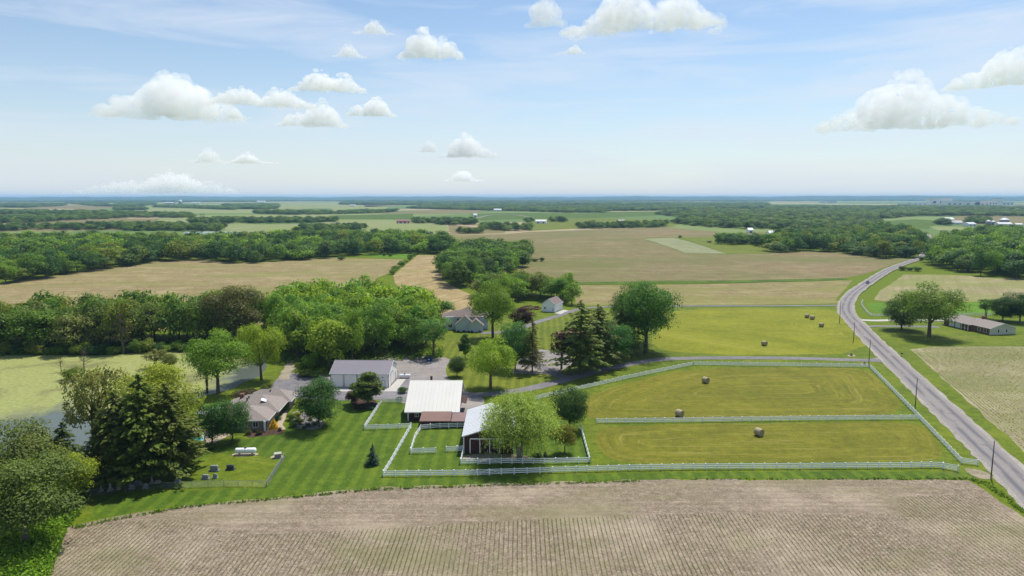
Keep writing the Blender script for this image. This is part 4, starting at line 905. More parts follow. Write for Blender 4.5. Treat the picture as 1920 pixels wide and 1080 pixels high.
MB().slab([(1.6, 8.0, 5.0), (2.9, 8.0, 4.55), (2.9, 9.2, 4.8), (1.6, 9.2, 5.25)], .06).build('skylight', 'tank', e)
for (x, y, z) in ((-2.2, 8.6, 5.2), (-2.0, 9.6, 5.4), (-1.9, 12.2, 5.3), (.2, 14, 4.6), (1.4, 17, 4.9)): MB().box(x, x + .3, y, y + .3, z - .6, z + .25).build('roof_vent', 'dark', e)

# grey two-gabled house at the back
e = empty('grey_house', (-18.6, 287.3, .05), R(3)); tag(e, 'blue-grey house with two front gables and brown hip roof', 'house')
MB().box(-10, 8.5, 4.5, 16, 0, 5.6).build('wall', 'siding', e); hip(e, -6, 5.5, 4.5, 16, 5.6, 3.4, 'shingle_b', .5, 'y'); hip(e, -11, 9, 5.2, 14, 5.3, 2.2, 'shingle_b', .5, 'x')
def fgable(x0, x1, y0, y1, wh, rh, m, r):
    xm = (x0 + x1) / 2
    MB().add([(x0, y0, 0), (x1, y0, 0), (x1, y1, 0), (x0, y1, 0), (x0, y0, wh), (x1, y0, wh), (x1, y1, wh), (x0, y1, wh), (xm, y0, wh + rh), (xm, y1, wh + rh)], [(0, 1, 5, 8, 4), (1, 2, 6, 5), (2, 3, 7, 9, 6), (3, 0, 4, 7), (4, 8, 9, 7), (5, 6, 9, 8), (3, 2, 1, 0)]).build('wall', m, e)
    s_ = rh / (xm - x0); o_ = .45
    MB().slab([(xm, y0 - o_, wh + rh + .15), (xm, y1, wh + rh + .15), (x0 - o_, y1, wh - o_ * s_ + .15), (x0 - o_, y0 - o_, wh - o_ * s_ + .15)], .12).build('roof_slope', r, e)
    MB().slab([(xm, y1, wh + rh + .15), (xm, y0 - o_, wh + rh + .15), (x1 + o_, y0 - o_, wh - o_ * s_ + .15), (x1 + o_, y1, wh - o_ * s_ + .15)], .12).build('roof_slope', r, e)
    for s2, xe in ((1, x0 - o_), (-1, x1 + o_)):
        z0, z1 = wh - o_ * s_, wh + rh; q = [(xe, y0 - o_ - .06, z0 - .1), (xm, y0 - o_ - .06, z1 - .1), (xm, y0 - o_ - .06, z1 + .16), (xe, y0 - o_ - .06, z0 + .16)]
        MB().add(q + [(p[0], p[1] + .05, p[2]) for p in q], [(0, 1, 2, 3), (7, 6, 5, 4), (0, 4, 5, 1), (1, 5, 6, 2), (2, 6, 7, 3), (3, 7, 4, 0)]).build('bargeboard', 'trim', e)
fgable(-5.4, 2.4, 0, 7, 3.2, 3.6, 'siding', 'shingle_b'); fgable(.2, 6.2, -1.2, 6, 2.9, 2.5, 'siding', 'shingle_b')
window(e, 'front', -4.6, 3.6, .9, 1.2, [-10, 8.5, 4.5, 16]); window(e, 'front', -8.0, 1.0, 1.6, 1.4, [-10, 8.5, 4.5, 16])
for x in (-4.6, -2.2, 0.0, 1.2, 4.6): MB().lathe([(0, .42), (.3, .5), (.62, .3), (.75, .05)], 8, (x + .2, -.75 if x < 0 else -1.9, 0)).build('foundation_shrub', plain('foundation_shrub', C(58, 84, 44), .9, .3, 5), e, True)

# white garage
p0, p1, p2 = G(1016, 584), G(1040, 586), G(1055, 580)
e = gable('white_garage', 'small white garage with brown shingle roof beside the log pile', 'garage', (20.5, 342.7, .05), R(64.4), 10.4, 7.0, 3.9, 2.6, 'vinyl', 'shingle_b', .35)
D = dims(e)      # local -x is the gable facing the camera, local -y carries the garage doors
window(e, 'left', 1.9, 1.3, .9, 1.0, D); window(e, 'left', -2.5, .1, .9, 2.1, D, 'siding', 'trim', 'door')
for u in (2.3, -2.3): window(e, 'front', u, .1, 3.2, 2.6, D, 'cream', 'trim', 'overhead_door')
sheet('garage_apron', [(1040, 587.5), (1056, 581), (1066, 582), (1052, 589)], 'concrete', 8, 0)

# ranch house on the right
e = empty('ranch_house', (203.6, 281.5, .05), R(8)); tag(e, 'brick and sage-sided ranch house with porch on the right', 'house')
W3 = [(-4.2, 7.6, -1.0, 11.0)]
def ugable(x0, x1, y0, y1, wh, rh, m, r, trim='trim'): fgable(x0, x1, y0, y1, wh, rh, m, r)
fgable(-4.6, 7.6, -1.0, 12.5, 2.7, 2.0, 'siding_t', 'shingle')
# long wing running back-left
ang = [( -4.6, 3.5), (-4.6, 19.5)]
MB().box(-5.0, 4.0, 12.6, 23.5, 0, 2.7).build('wall', 'brick', e); hip(e, -6.0, 5.0, 8.0, 24.0, 2.72, 2.2, 'shingle', .5, 'y')
MB().box(-4.72, -4.61, -1.05, 12.5, 0, 2.6).build('brick_facing', 'brick', e)
for y in (1.2, 4.2): window(e, 'left', y, .8, 1.5, 1.3, [-4.73, 7.6, -1, 12.5])
for x in (-.4, 3.4): window(e, 'front', x, .9, .7, 1.3, [-4.6, 7.6, -1.0, 12.5])
for y in (8.5, 10.3, 12.1): MB().box(-6.3, -6.1, y - .1, y + .1, 0, 2.65).build('porch_post', 'trim', e)
MB().box(-6.28, -6.18, 8.5, 14.5, .85, .93).build('porch_rail', 'trim', e)
for y in (15.5, 18.9): window(e, 'left', y, .1, 2.7, 2.2, [-5.0, 4, 12.6, 23.5], 'tank', 'trim', 'garage_door')
MB().box(1.6, 3.2, 9.2, 10.2, 3.0, 6.0).build('chimney', 'brick', e)

# tan-roofed house behind the pines
e = empty('tan_roofed_house', (29.5, 262, .05), R(-4)); tag(e, 'low house with tan roof hidden behind the dark pines', 'house')
MB().box(-11, 9, 0, 9, 0, 2.7).build('wall', 'stone', e); hip(e, -11, 9, 0, 9, 2.7, 2.4, 'shingle_t', .5, 'x')
window(e, 'front', -6, .9, 1.6, 1.2, [-11, 9, 0, 9]); window(e, 'front', 2, .9, 1.6, 1.2, [-11, 9, 0, 9]); window(e, 'front', -2.2, .1, 1, 2.1, [-11, 9, 0, 9], 'brick', 'trim', 'door')

# pale sunroom by the pool house end
e = gable('sunroom', 'white-roofed sunroom behind the dark trees at the house end', 'sunroom', (-75.5, 170, .05), R(-6), 8.5, 5, 2.5, .9, 'trim', 'white_roof2', .3)
for k in range(4): window(e, 'front', -3.1 + k * 2.05, .5, 1.6, 1.7, dims(e))

# far farmsteads
def far_gable(name, label, cat, px, py, w_px, wh, rz, d_, roof, wall='town', rh=2.6, group=None):
    p = G(px, py); w_ = w_px / ppm(px, py)
    e = gable(name, label, cat, (p.x, p.y + d_ / 2, p.z), R(rz), w_, d_, wh, rh, wall, roof, .4, None, group=group)
    n = max(1, min(4, int(w_ / 8)))
    for k in range(n): window(e, 'front', -w_ / 2 + (k + .5) * w_ / n, .3, min(3, w_ / n * .4), wh * .6, dims(e), 'dark' if wall == 'town' else 'trim', 'trim', 'door')
    return e
FG = 'far farmstead buildings'
for a in [
 ('farm_shed', 'long pale green-roofed shed rising behind the left wood', 'shed', 412, 452, 72, 8.5, -4, 22, 'roof_green', 'town', 4.0),
 ('farm_barn', 'pale green-roofed shed end left of the long one behind the wood', 'shed', 358, 450, 30, 8, -4, 16, 'roof_green', 'town', 3.2),
 ('farm_barn', 'long faded-red barn alone in the far green field', 'barn', 755, 419, 23, 5, 3, 14, 'roof_red', 'roof_red', 3),
 ('farmhouse', 'small white shed right of the faded-red barn', 'shed', 833, 419, 11, 3, 0, 9, 'white_roof2', 'town', 2),
 ('farm_barn', 'white barn beside the lane in the middle distance', 'barn', 1015, 419, 20, 5, -8, 18, 'white_roof2', 'town', 3),
 ('farmhouse', 'grey far house above the hedgerow', 'house', 1166, 419, 13, 5, 0, 12, 'grey_roof', 'siding', 3),
 ('farm_barn', 'red-fronted white-roofed barn near the left horizon', 'barn', 317, 382.5, 17, 9, 0, 30, 'white_roof2', 'roof_red', 6),
 ('farm_shed', 'white shed beside the far left silo', 'shed', 366, 381.5, 16, 8, 0, 25, 'white_roof2', 'town', 5),
 ('farmhouse', 'tiny white house among trees at far left', 'house', 207, 385, 8, 8, 0, 20, 'town', 'town', 5),
 ('farm_barn', 'white barn cluster left building below the horizon', 'barn', 489, 379.5, 15, 11, 0, 30, 'white_roof2', 'town', 7),
 ('farm_shed', 'white shed beside the pinkish far field', 'shed', 661, 387, 10, 7, 0, 20, 'white_roof2', 'town', 4),
 ('farmhouse', 'white house in the dark clump above the lane', 'house', 891, 407, 7, 6, 0, 12, 'white_roof2', 'town', 4),
 ('farm_shed', 'white shed on the far pale field right of centre', 'shed', 933, 396, 14, 6, 0, 20, 'white_roof2', 'town', 4),
 ('farm_barn', 'large white barn of the right-hand farm behind its dark tree', 'barn', 1780, 417, 20, 7, -6, 22, 'white_roof2', 'town', 4),
 ('farm_shed', 'grey-roofed shed of the right-hand farm', 'shed', 1798, 421, 17, 4, -20, 20, 'grey_roof', 'siding', 4),
 ('farm_shed', 'white shed in the middle of the right-hand farm', 'shed', 1822, 424.5, 17, 5, 14, 16, 'white_roof2', 'town', 3),
 ('farm_shed', 'low white shed below the big grain bin', 'shed', 1886, 423.5, 24, 4, -6, 16, 'white_roof2', 'town', 3),
 ('farm_shed', 'small white shed at the right edge of the farm', 'shed', 1912, 424.5, 13, 4, 0, 12, 'white_roof2', 'town', 2),
 ('farm_shed', 'white shed glimpsed among trees right of centre', 'shed', 1449, 443, 12, 5, 0, 14, 'white_roof2', 'town', 3),
 ('farmhouse', 'pale shed beside trees in the right mid-distance wood', 'house', 1408, 437, 9, 5, 0, 12, 'white_roof2', 'town', 3)]:
    far_gable(*a, group=FG)
def bin_(px, py, wpx, h, label):
    p = G(px, py); r = wpx / ppm(px, py) / 2; e = empty('grain_bin', p); tag(e, label, 'grain bin', FG)
    MB().lathe([(0, r), (h * .33, r), (h * .335, r * 1.015), (h * .66, r * 1.015), (h * .665, r), (h, r)], 20).build('bin_wall', 'steel', e, True)
    MB().lathe([(h + .02, r * 1.06), (h + r * .5, r * .25), (h + r * .55, r * .2), (h + r * .75, r * .18), (h + r * .8, .02)], 20).build('bin_roof', 'white_roof2', e)
bin_(1853, 422, 9, 8, 'left grain bin of the close pair on the right-hand farm'); bin_(1862, 421.5, 8, 6.5, 'right grain bin of the close pair on the right-hand farm'); bin_(1883, 419, 16, 8, 'big grain bin with a white cone roof on the right-hand farm')
bin_(338.5, 382, 7, 26, 'blue-grey silo standing up near the left horizon')
town = [(1765, 386, 40, 34), (1790, 387, 30, 22), (1815, 386.5, 44, 20), (1842, 386.5, 26, 16), (1862, 386, 16, 22), (1876, 385, 10, 32), (1890, 385.5, 22, 16), (1725, 386.5, 26, 14), (1700, 387.5, 16, 10), (1735, 389, 20, 8), (1906, 391, 26, 8), (1560, 381, 16, 14), (1545, 380, 14, 12), (1878, 384, 6, 20)]
for i, (x, y, w_, h) in enumerate(town):
    p = G(x, y); w_ = w_ / ppm(x, y); e = empty('town_building', p); tag(e, f'pale block in the hazy town across the right valley, {ordinal(sorted(q[0] for q in town).index(x))} from the left', 'building', 'hazy town in the right valley')
    h *= 1.5; MB().box(-w_ / 2, w_ / 2, 0, 60, 0, h).build('wall', 'town', e); MB().box(-w_ / 2 - 2, w_ / 2 + 2, -2, 62, h + .1, h + 2.5).build('roof', 'grey_roof' if i % 3 == 2 else 'white_roof2', e)
    for k in range(3): MB().box(-w_ / 2 + w_ * (k + .3) / 3, -w_ / 2 + w_ * (k + .7) / 3, -.8, -.1, h * .35, h * .6).build('window_band', 'glass', e)

# ------------------------------------------------------------------ white rail fences
pm = MB().box(-.09, .09, -.09, .09, -.1, 1.38); pm.add([(-.115, -.115, 1.381), (.115, -.115, 1.381), (.115, .115, 1.381), (-.115, .115, 1.381), (0, 0, 1.46)], [(0, 1, 4), (1, 2, 4), (2, 3, 4), (3, 0, 4), (3, 2, 1, 0)])
POST = bpy.data.meshes.new('post'); POST.from_pydata(pm.v, [], pm.f); POST.materials.append(MAT['vinyl'])
rm_ = MB().box(-.5, .5, -.025, .025, -.098, .098); RAIL = bpy.data.meshes.new('rail'); RAIL.from_pydata(rm_.v, [], rm_.f); RAIL.materials.append(MAT['vinyl'])
def fence(pts, label, sp=2.44, heights=(.38, .78, 1.18), curve=0, name='rail_fence', cat='fence', end_post=True, sc_=1.0):
    P = [G(*p) for p in pts]
    if curve: P = [Vector((q.x, q.y, 0)) for q in spline([Vector(p.xy) for p in P], curve)]
    e = empty(name, P[0]); tag(e, label, cat)
    def put(me, nm, loc, rz=0, sx=1, ry=0):
        o = bpy.data.objects.new(nm, me); COL.objects.link(o); o.parent = e; o.location = Vector(loc) - P[0]; o.rotation_euler = (0, ry, rz); o.scale = (sx, 1, 1); return o
    posts = [P[0]]; carry = 0
    for a, b in zip(P, P[1:]):
        L = (b - a).length; n = max(1, round(L / sp)) if not curve else 1
        if curve and (b - posts[-1]).length < sp * .8: continue
        a = posts[-1]
        for k in range(1, n + 1): posts.append(a.lerp(b, k / n))
    for i, q in enumerate(posts):
        put(POST, 'post', q)
        if i:
            a = posts[i - 1]; d = q - a; rz = math.atan2(d.y, d.x)
            for h in heights: put(RAIL, 'rail', (a + q) / 2 + Vector((0, 0, h * sc_)), rz, d.length - .184)
    return e
def gate(a, b, label, brace=1, n=1):
    A, B = G(*a), G(*b); d = B - A; e = empty('rail_gate', A, math.atan2(d.y, d.x)); tag(e, label, 'gate'); L = d.length
    for k in range(n):
        x0, x1 = L * k / n + .12, L * (k + 1) / n - .08
        for h in (.3, .62, .94, 1.24): MB().box(x0, x1, -.025, .025, h - .06, h + .06).build('rail', 'vinyl', e)
        for x in (x0, x1): MB().box(x - .06, x + .06, -.035, .035, .2, 1.34).build('stile', 'vinyl', e)
        for s_ in ((x0, x1),) if brace == 1 else ((x0, x1),):
            q = s_ if k % 2 == 0 else s_[::-1]; MB().tube([(q[0], -.045, .3), (q[1], -.045, 1.24)], .045, 4).build('brace', 'vinyl', e)
    for x in ((0, L) if n == 1 else (0, L / 2, L)): o = bpy.data.objects.new('post', POST); COL.objects.link(o); o.parent = e; o.location = (x, 0, 0)
    return e
fence([(719, 894), (895, 892)], 'long front white rail fence, run left of its double gate')
gate((895, 892), (940, 890), 'double white rail gate in the long front fence', 1, 2)
fence([(940, 890), (1060, 886), (1180, 882.5), (1300, 880.5), (1500, 879.5), (1690, 878), (1745, 877), (1768, 878)], 'long front white rail fence, run right of its double gate')
gate((1768, 879), (1796, 884), 'white rail gate at the right end of the long front fence')
fence([(719, 893), (733, 870), (752, 836), (771, 803)], 'white rail fence climbing from the front corner across the lawn')
fence([(770, 803), (727, 805), (683, 806)], 'short white rail fence bounding the small paddock at the front')
fence([(683, 806), (700, 780), (716, 755)], 'white rail fence on the left side of the small paddock')
fence([(716, 755), (766, 756)], 'white rail fence behind the small paddock against the barn')
fence([(770, 850), (779, 822), (789, 806)], 'white rail fence on the left of the barn pen')
fence([(789, 806), (825, 803), (874, 802)], 'white rail fence in front of the brown lean-tos')
fence([(770, 851), (817, 850)], 'short white rail fence with an open end in the barn pen')
fence([(837, 847.5), (857, 846.5)], 'two-bay white rail fence left of the barn gate')
gate((857, 847), (868, 846), 'small white gate at the red barn corner')
fence([(869, 848), (864, 870)], 'short white rail fence linking the barn to its yard fence')
fence([(864, 871), (896, 870)], 'white rail fence before the red barn, left of its gate')
gate((896, 871), (940, 870), 'double white rail gate before the red barn', 1, 2)
fence([(940, 870), (1020, 870), (1106, 868)], 'white rail fence before the willow, right of the barn gate')
fence([(1106, 868), (1098, 838), (1089, 805)], 'white rail fence on the right of the willow pen')
fence([(1005, 750), (1080, 733), (1180, 710), (1300, 685)], 'white rail fence slanting along the driveway')
fence([(1300, 685), (1460, 687), (1630, 689)], 'white rail fence along the top of the upper hay paddock')
fence([(1630, 689), (1664, 724), (1716, 778), (1770, 835), (1802, 869)], 'white rail fence running along the road side of the paddocks')
gate((1802, 869), (1833, 873), 'white rail gate at the road end of the paddock fence')
fence([(1119, 794), (1300, 792), (1500, 789), (1723, 787)], 'white rail fence dividing the two hay paddocks')
fence([(1618, 567), (1615, 572), (1621, 581), (1634, 593), (1660, 593), (1760, 592), (1860, 592)], 'curved white rail fence around the clipped lawn on the right', curve=3)
# chain-link round the cemetery
def chain(pts, label):
    P = [G(*p) for p in pts]; e = empty('chain_link_fence', P[0]); tag(e, label, 'fence')
    for a, b in zip(P, P[1:]):
        L = (b - a).length; n = max(1, round(L / 3)); d = (b - a) / n
        for k in range(n):
            q = a + d * k - P[0]; r_ = q + d
            MB().tube([q, q + Vector((0, 0, 1.3))], .035, 6).build('post', 'steel', e); MB().tube([q + Vector((0, 0, 1.27)), r_ + Vector((0, 0, 1.27))], .025, 5).build('top_rail', 'steel', e)
            m_ = MB(); u = d.normalized(); w_ = Vector((-u.y, u.x, 0)) * .006; nn_ = int(d.length / .16)
            for j in range(-8, nn_):
                for s_ in (1, -1):
                    pa, pb = (j * .16, j * .16 + 1.2)
                    za, zb = (0.03, 1.23) if s_ > 0 else (1.23, .03)
                    lo, hi = max(pa, 0), min(pb, d.length)
                    if hi <= lo: continue
                    z0 = za + (zb - za) * (lo - pa) / 1.2; z1 = za + (zb - za) * (hi - pa) / 1.2
                    A_, B_ = q + u * lo + Vector((0, 0, z0)), q + u * hi + Vector((0, 0, z1)); m_.add([A_ - w_, B_ - w_, B_ + w_ + Vector((0, 0, .006)), A_ + w_ + Vector((0, 0, .006))], [(0, 1, 2, 3)])
            o = m_.build('wire_mesh', 'steel', e); o['kind'] = 'stuff'
        q = b - P[0]; MB().tube([q, q + Vector((0, 0, 1.3))], .035, 6).build('post', 'steel', e)
chain([(500, 913), (534, 858)], 'chain-link fence on the right side of the cemetery')
chain([(170, 930), (300, 917), (420, 912), (500, 913)], 'chain-link fence along the front of the cemetery')

# ------------------------------------------------------------------ small things
def pole(px, py, pyt, label, arm=True, box=False):
    p = G(px, py); h = hgt(px, py, pyt); e = empty('utility_pole', p, R(17)); tag(e, label, 'pole', 'utility poles')
    MB().tube([(0, 0, -.3), (0, 0, h)], [.14, .09], 10).build('shaft', 'wood_pole', e, True)
    MB().tube([(0, 0, h + .01), (0, 0, h + .12), (0, 0, h + .3)], [.03, .07, .04], 8).build('insulator', 'steel', e)
    if arm:
        MB().tube([(.1, 0, h - .8), (.5, 0, h - .7)], .03, 6).build('bracket', 'steel', e)
    if box: MB().lathe([(0, .2), (.05, .24), (.8, .24), (.9, .1)], 10, (.4, 0, h - 2)).build('transformer', 'steel', e, True)
pole(1716, 762, 710, 'utility pole beside the dividing paddock fence end'); pole(1858, 897, 828, 'nearest utility pole at the lower right road edge')
pole(1629, 682, 637, 'utility pole at the driveway mouth'); pole(1600, 642, 604, 'utility pole on the road edge above the driveway mouth')
pole(1574, 606, 565, 'utility pole where the back lane meets the road'); pole(1207, 662, 613, 'utility pole with transformer in front of the great oak', True, True)
for x, y, yt, lb in ((852, 432, 410, 'far wooden pole left of the middle stubble field'), (1130, 430, 408, 'far wooden pole on the hedgerow right of centre'), (1450, 432, 404, 'far wooden pole before the right wood'), (80, 424, 400, 'far pole above the left wood')):
    pole(x, y, yt, lb, False)
# two-legged power pole on the left skyline
p = G(380, 421); e = empty('transmission_pole', p); tag(e, 'two-legged wooden transmission pole before the far left clump', 'pole')
for s_ in (-1, 1): MB().tube([(s_ * 4.5, 0, -.5), (s_ * 2.2, 0, 24)], [.45, .3], 8).build('leg', 'wood_pole', e)
MB().box(-7, 7, -.25, .25, 20.6, 21.2).build('crossarm', 'wood_pole', e); MB().tube([(-3.6, 0, 10), (2.7, 0, 19)], .18, 6).build('brace', 'wood_pole', e); MB().tube([(3.6, 0, 10), (-2.7, 0, 19)], .18, 6).build('brace', 'wood_pole', e)

def bale(px, py, rz, label, k=1.0):
    k *= 1.15; p = G(px, py); r, L = .82 * k, 1.5 * k; e = empty('hay_bale', p, R(rz)); tag(e, label, 'hay bale', 'round hay bales in the hayfields')
    rs = random.Random(px); m_ = MB(); prof = [(-.5, .93), (-.47, .985), (-.3, 1.0), (-.1, 1.01), (.1, 1.0), (.3, 1.01), (.47, .985), (.5, .93)]; S = 28
    for a, q in prof:
        for j in range(S):
            t_ = j * 2 * math.pi / S; rr = r * q * (1 + rs.uniform(-.012, .012)); z = r + math.sin(t_) * rr; m_.v.append((a * L, math.cos(t_) * rr, max(z, .0) if z > .05 else .0))
    for i in range(len(prof) - 1): m_.f += [(i * S + j, i * S + (j + 1) % S, (i + 1) * S + (j + 1) % S, (i + 1) * S + j) for j in range(S)]
    m_.build('roll', 'straw', e, True)
    for s_ in (-1, 1):
        f = MB()
        for k_, (rr, dx) in enumerate(((.93, 0), (.7, .012), (.68, -.012), (.45, .012), (.43, -.01), (.2, .012), (.02, .0))):
            for j in range(S): t_ = j * 2 * math.pi / S; f.v.append((s_ * (L * .5 + .003 + dx), math.cos(t_) * r * rr, r + math.sin(t_) * r * rr))
        for i in range(6): f.f += [(i * S + j, i * S + (j + 1) % S, (i + 1) * S + (j + 1) % S, (i + 1) * S + j)[::s_] for j in range(S)]
        f.build('end_face', 'straw_end', e)
bale(1323, 718, -62, 'hay bale alone in the upper paddock below the driveway fence'); bale(1274, 781, -50, 'hay bale just behind the dividing fence'); bale(1423, 817, -58, 'hay bale in the lower paddock, nearest of all')
bale(1433, 648, -55, 'hay bale low in the upper hayfield near the driveway', 1.0); bale(1513, 596, -40, 'left bale of the pair at the top of the upper hayfield'); bale(1523, 599, -40, 'right bale of the pair at the top of the upper hayfield'); bale(1540, 613, -45, 'hay bale just below the pair in the upper hayfield')

def tank(px, py, L, r, label, rz=2):
    p = G(px, py); e = empty('propane_tank', p, R(rz)); tag(e, label, 'propane tank')
    prof = [(-L / 2 + r * .0, .02)] + [(-L / 2 + r * .6 * (1 - math.cos(a)), r * math.sin(a)) for a in (.35, .7, 1.05, 1.4, 1.57)] ; prof += [(-x, q) for x, q in prof[::-1]]
    MB().tube([(x, 0, r + .35) for x, q in prof], [q for x, q in prof], 20).build('vessel', 'tank', e, True)
    for s_ in (-1, 1): MB().box(s_ * L * .3 - .12, s_ * L * .3 + .12, -r * .6, r * .6, 0, .6).build('foot', 'concrete', e)
    MB().lathe([(0, .26), (.2, .26), (.3, .1)], 10, (0, 0, 2 * r + .3)).build('lid', 'dark', e)
    MB().box(-.02, .02, -r - .012, -r + .3, .35 + r * .4, .35 + r * 1.6).build('seam', 'concrete', e)
sheet('gravel_pad', [(432, 853), (445, 849), (475, 849), (487, 851), (480, 854), (445, 857)], 'tan_paver', 7, .1, .6, 1); tank(461, 852.5, 4.7, .62, 'large white propane tank on a gravel oval in the lawn', 3)
tank(759, 709, 3.6, .5, 'small white propane tank right of the cream shed', 0)
sheet('gravel_pad', [(506, 857), (516, 853), (530, 854), (533, 857), (522, 861), (510, 860)], 'tan_paver', 7, .1, .6, 1)
e = empty('utility_cabinet', G(521, 858), R(20)); tag(e, 'grey utility cabinet on a gravel pad beside the chain-link fence', 'cabinet'); MB().box(-.7, .7, -.45, .45, 0, .95).build('cabinet_body', 'granite', e); MB().slab([(-.8, -.55, 1.0), (.8, -.55, 1.0), (.8, .55, 1.12), (-.8, .55, 1.12)], .08).build('cabinet_lid', 'marble', e)

def stone(px, py, kind, m, label, k=1.0, rz=0):
    e = empty('headstone', G(px, py), R(rz)); tag(e, label, 'headstone', 'headstones in the little cemetery')
    if kind == 'tablet':
        MB().box(-.62 * k, .62 * k, -.3, .3, 0, .22).build('plinth', m, e); b = MB(); pr = [(-.45, .22), (.45, .22), (.45, .85), (.36, 1.02), (.18, 1.12), (0, 1.15), (-.18, 1.12), (-.36, 1.02), (-.45, .85)]
        n = len(pr); b.add([(x * k, -.12, .22 + (z - .22) * k) for x, z in pr] + [(x * k, .12, .22 + (z - .22) * k) for x, z in pr], [tuple(range(n)), tuple(range(2 * n - 1, n - 1, -1))] + [(i, i + n, (i + 1) % n + n, (i + 1) % n) for i in range(n)]); b.build('tablet', m, e)
    elif kind == 'block':
        MB().box(-.95 * k, .95 * k, -.42, .42, 0, .25).build('plinth', m, e); b = MB(); pr = [(-.75, .25), (.75, .25), (.72, 1.0), (.55, 1.1), (-.55, 1.1), (-.72, 1.0)]; n = 6
        b.add([(x * k, -.22, z * k) for x, z in pr] + [(x * k, .22, z * k) for x, z in pr], [tuple(range(n)), tuple(range(2 * n - 1, n - 1, -1))] + [(i, i + n, (i + 1) % n + n, (i + 1) % n) for i in range(n)]); b.build('tablet', m, e)
    else:
        MB().box(-.36 * k, .36 * k, -.36 * k, .36 * k, 0, .3).build('plinth', m, e); MB().tube([(0, 0, .3), (0, 0, 1.35 * k), (0, 0, 1.55 * k)], [.27 * k, .15 * k, .02], 4).build('shaft', m, e)
for a in [(402, 883, 'block', 'granite', 'widest grey granite headstone in the open part of the cemetery', 1.1), (432, 881, 'block', 'granite_d', 'dark polished headstone right of the widest one', 1.0), (385.5, 898, 'block', 'granite', 'left headstone of the front open pair', .85), (403.5, 897, 'tablet', 'granite', 'right headstone of the front open pair', .9),
          (190, 922, 'obelisk', 'marble', 'leftmost of three pale slender markers', .9), (207, 920, 'obelisk', 'marble', 'middle and tallest of three pale slender markers', 1.25), (222, 918, 'tablet', 'marble', 'rightmost of three pale slender markers', .62), (247, 917, 'tablet', 'granite', 'grey tablet headstone in front of the left spruce trunk', .95), (274, 915.5, 'tablet', 'granite', 'grey tablet headstone in front of the middle spruce trunk', .9), (315, 913, 'tablet', 'granite_d', 'small dark headstone at the edge of the spruce shade', .75), (259, 908, 'block', 'granite', 'wide grey headstone in deep spruce shade', .8), (285, 906, 'obelisk', 'granite', 'tapered grey marker behind the tablets', 1.0), (240, 908, 'obelisk', 'granite', 'slim grey marker beside the left spruce trunk', .9), (333, 904, 'block', 'granite', 'small low stone at the right end of the old row', .6), (296, 905, 'block', 'marble', 'low pale stone in the spruce shade', .5)]:
    stone(*a)
# shrubs round the house
for i, (k, x, y, h, w_, col, lb) in enumerate([('blue_spruce', 513.5, 803, 2.5, 2.3, F(190, 170, 30), 'golden conical shrub at the house corner'), ('ball', 525, 808, 1.0, 1.1, F(66, 60, 60), 'small dark round shrub beside the golden one'), ('ball', 755, 737, 1.9, 3.0, F(64, 92, 34), 'clipped round hedge ball by the barn'), ('ball', 749, 752, 1.3, 2.2, F(74, 98, 40), 'second clipped ball behind the small paddock fence'),
    ('shrub', 464, 757, 4.2, 9, F(70, 58, 54), 'wide purple-brown shrub behind the house'), ('ball', 486, 815, 1.2, 1.8, F(66, 58, 44), 'brown shrub under the house window'), ('ball', 466, 815, 1.2, 1.8, F(70, 86, 46), 'green shrub left of the brown one'), ('shrub', 536, 758, 1.2, 2.2, F(150, 160, 50), 'yellow-green shrub at the top of the path'), ('shrub', 543, 753, 1.2, 2.2, F(160, 166, 50), 'yellow-green shrub beside the drive'), ('shrub', 533, 772, 2.2, 2.2, F(66, 96, 42), 'dark green shrub between house and path'),
    ('ball', 522, 787, 1.0, 2.0, F(104, 124, 110), 'silvery shrub in the gravel bed'), ('shrub', 546, 788, 2.0, 2.4, F(96, 120, 48), 'leafy shrub at the left of the rock garden'), ('shrub', 551, 800, 1.8, 2.6, F(56, 84, 38), 'dark shrub at the front of the rock garden'), ('shrub', 562, 795, 1.6, 2.2, F(112, 130, 54), 'light shrub in the rock garden'), ('shrub', 558, 783, 1.6, 2.2, F(122, 138, 56), 'bright shrub at the back of the rock garden'), ('ball', 578, 800, .9, 1.4, F(60, 82, 44), 'low shrub in the middle of the rock garden'), ('ball', 590, 798, 1.0, 1.5, F(92, 106, 70), 'grey shrub at the right of the rock garden'), ('ball', 570, 805, .9, 1.2, F(66, 84, 50), 'low shrub on the front edge of the rock garden'), ('ball', 582, 788, 1.0, 1.6, F(96, 116, 60), 'pale shrub under the dark maple'),
    ('shrub', 672, 768, 1.2, 2.6, F(76, 70, 50), 'brown low shrub in the bed by the ornamental tree'), ('ball', 694, 768, 1.1, 2.2, F(80, 102, 92), 'blue-grey low shrub in the bed by the ornamental tree'), ('ball', 704, 764, 1.0, 1.8, F(72, 92, 76), 'green low shrub by the paddock fence corner'), ('shrub', 572, 705, 2.0, 5, F(104, 128, 50), 'grassy shrub left of the cream shed'), ('shrub', 592, 706, 1.8, 5, F(112, 124, 60), 'dry grassy shrub beside the cream shed'), ('shrub', 582, 690, 5, 6, F(110, 142, 54), 'bright bush at the wood edge left of the cream shed'), ('shrub', 500, 735, 2.6, 4, F(84, 104, 50), 'green bush at the gravel end near the pond'),
    ('blue_spruce', 1022, 861, 1.9, 1.6, F(60, 84, 70), 'tiny blue spruce at the willow foot'), ('shrub', 1008, 860, 1.3, 2.2, F(66, 90, 52), 'low shrub at the willow foot'), ('shrub', 388, 842, 1.4, 3.4, F(90, 108, 54), 'low shrub at the pool deck wall'), ('shrub', 370, 850, 1.2, 3, F(86, 96, 52), 'ivy-like low shrub below the pool deck')]):
    tree(k, G(x, y), h, w_, col, lb, 'garden_shrub', 'shrub')
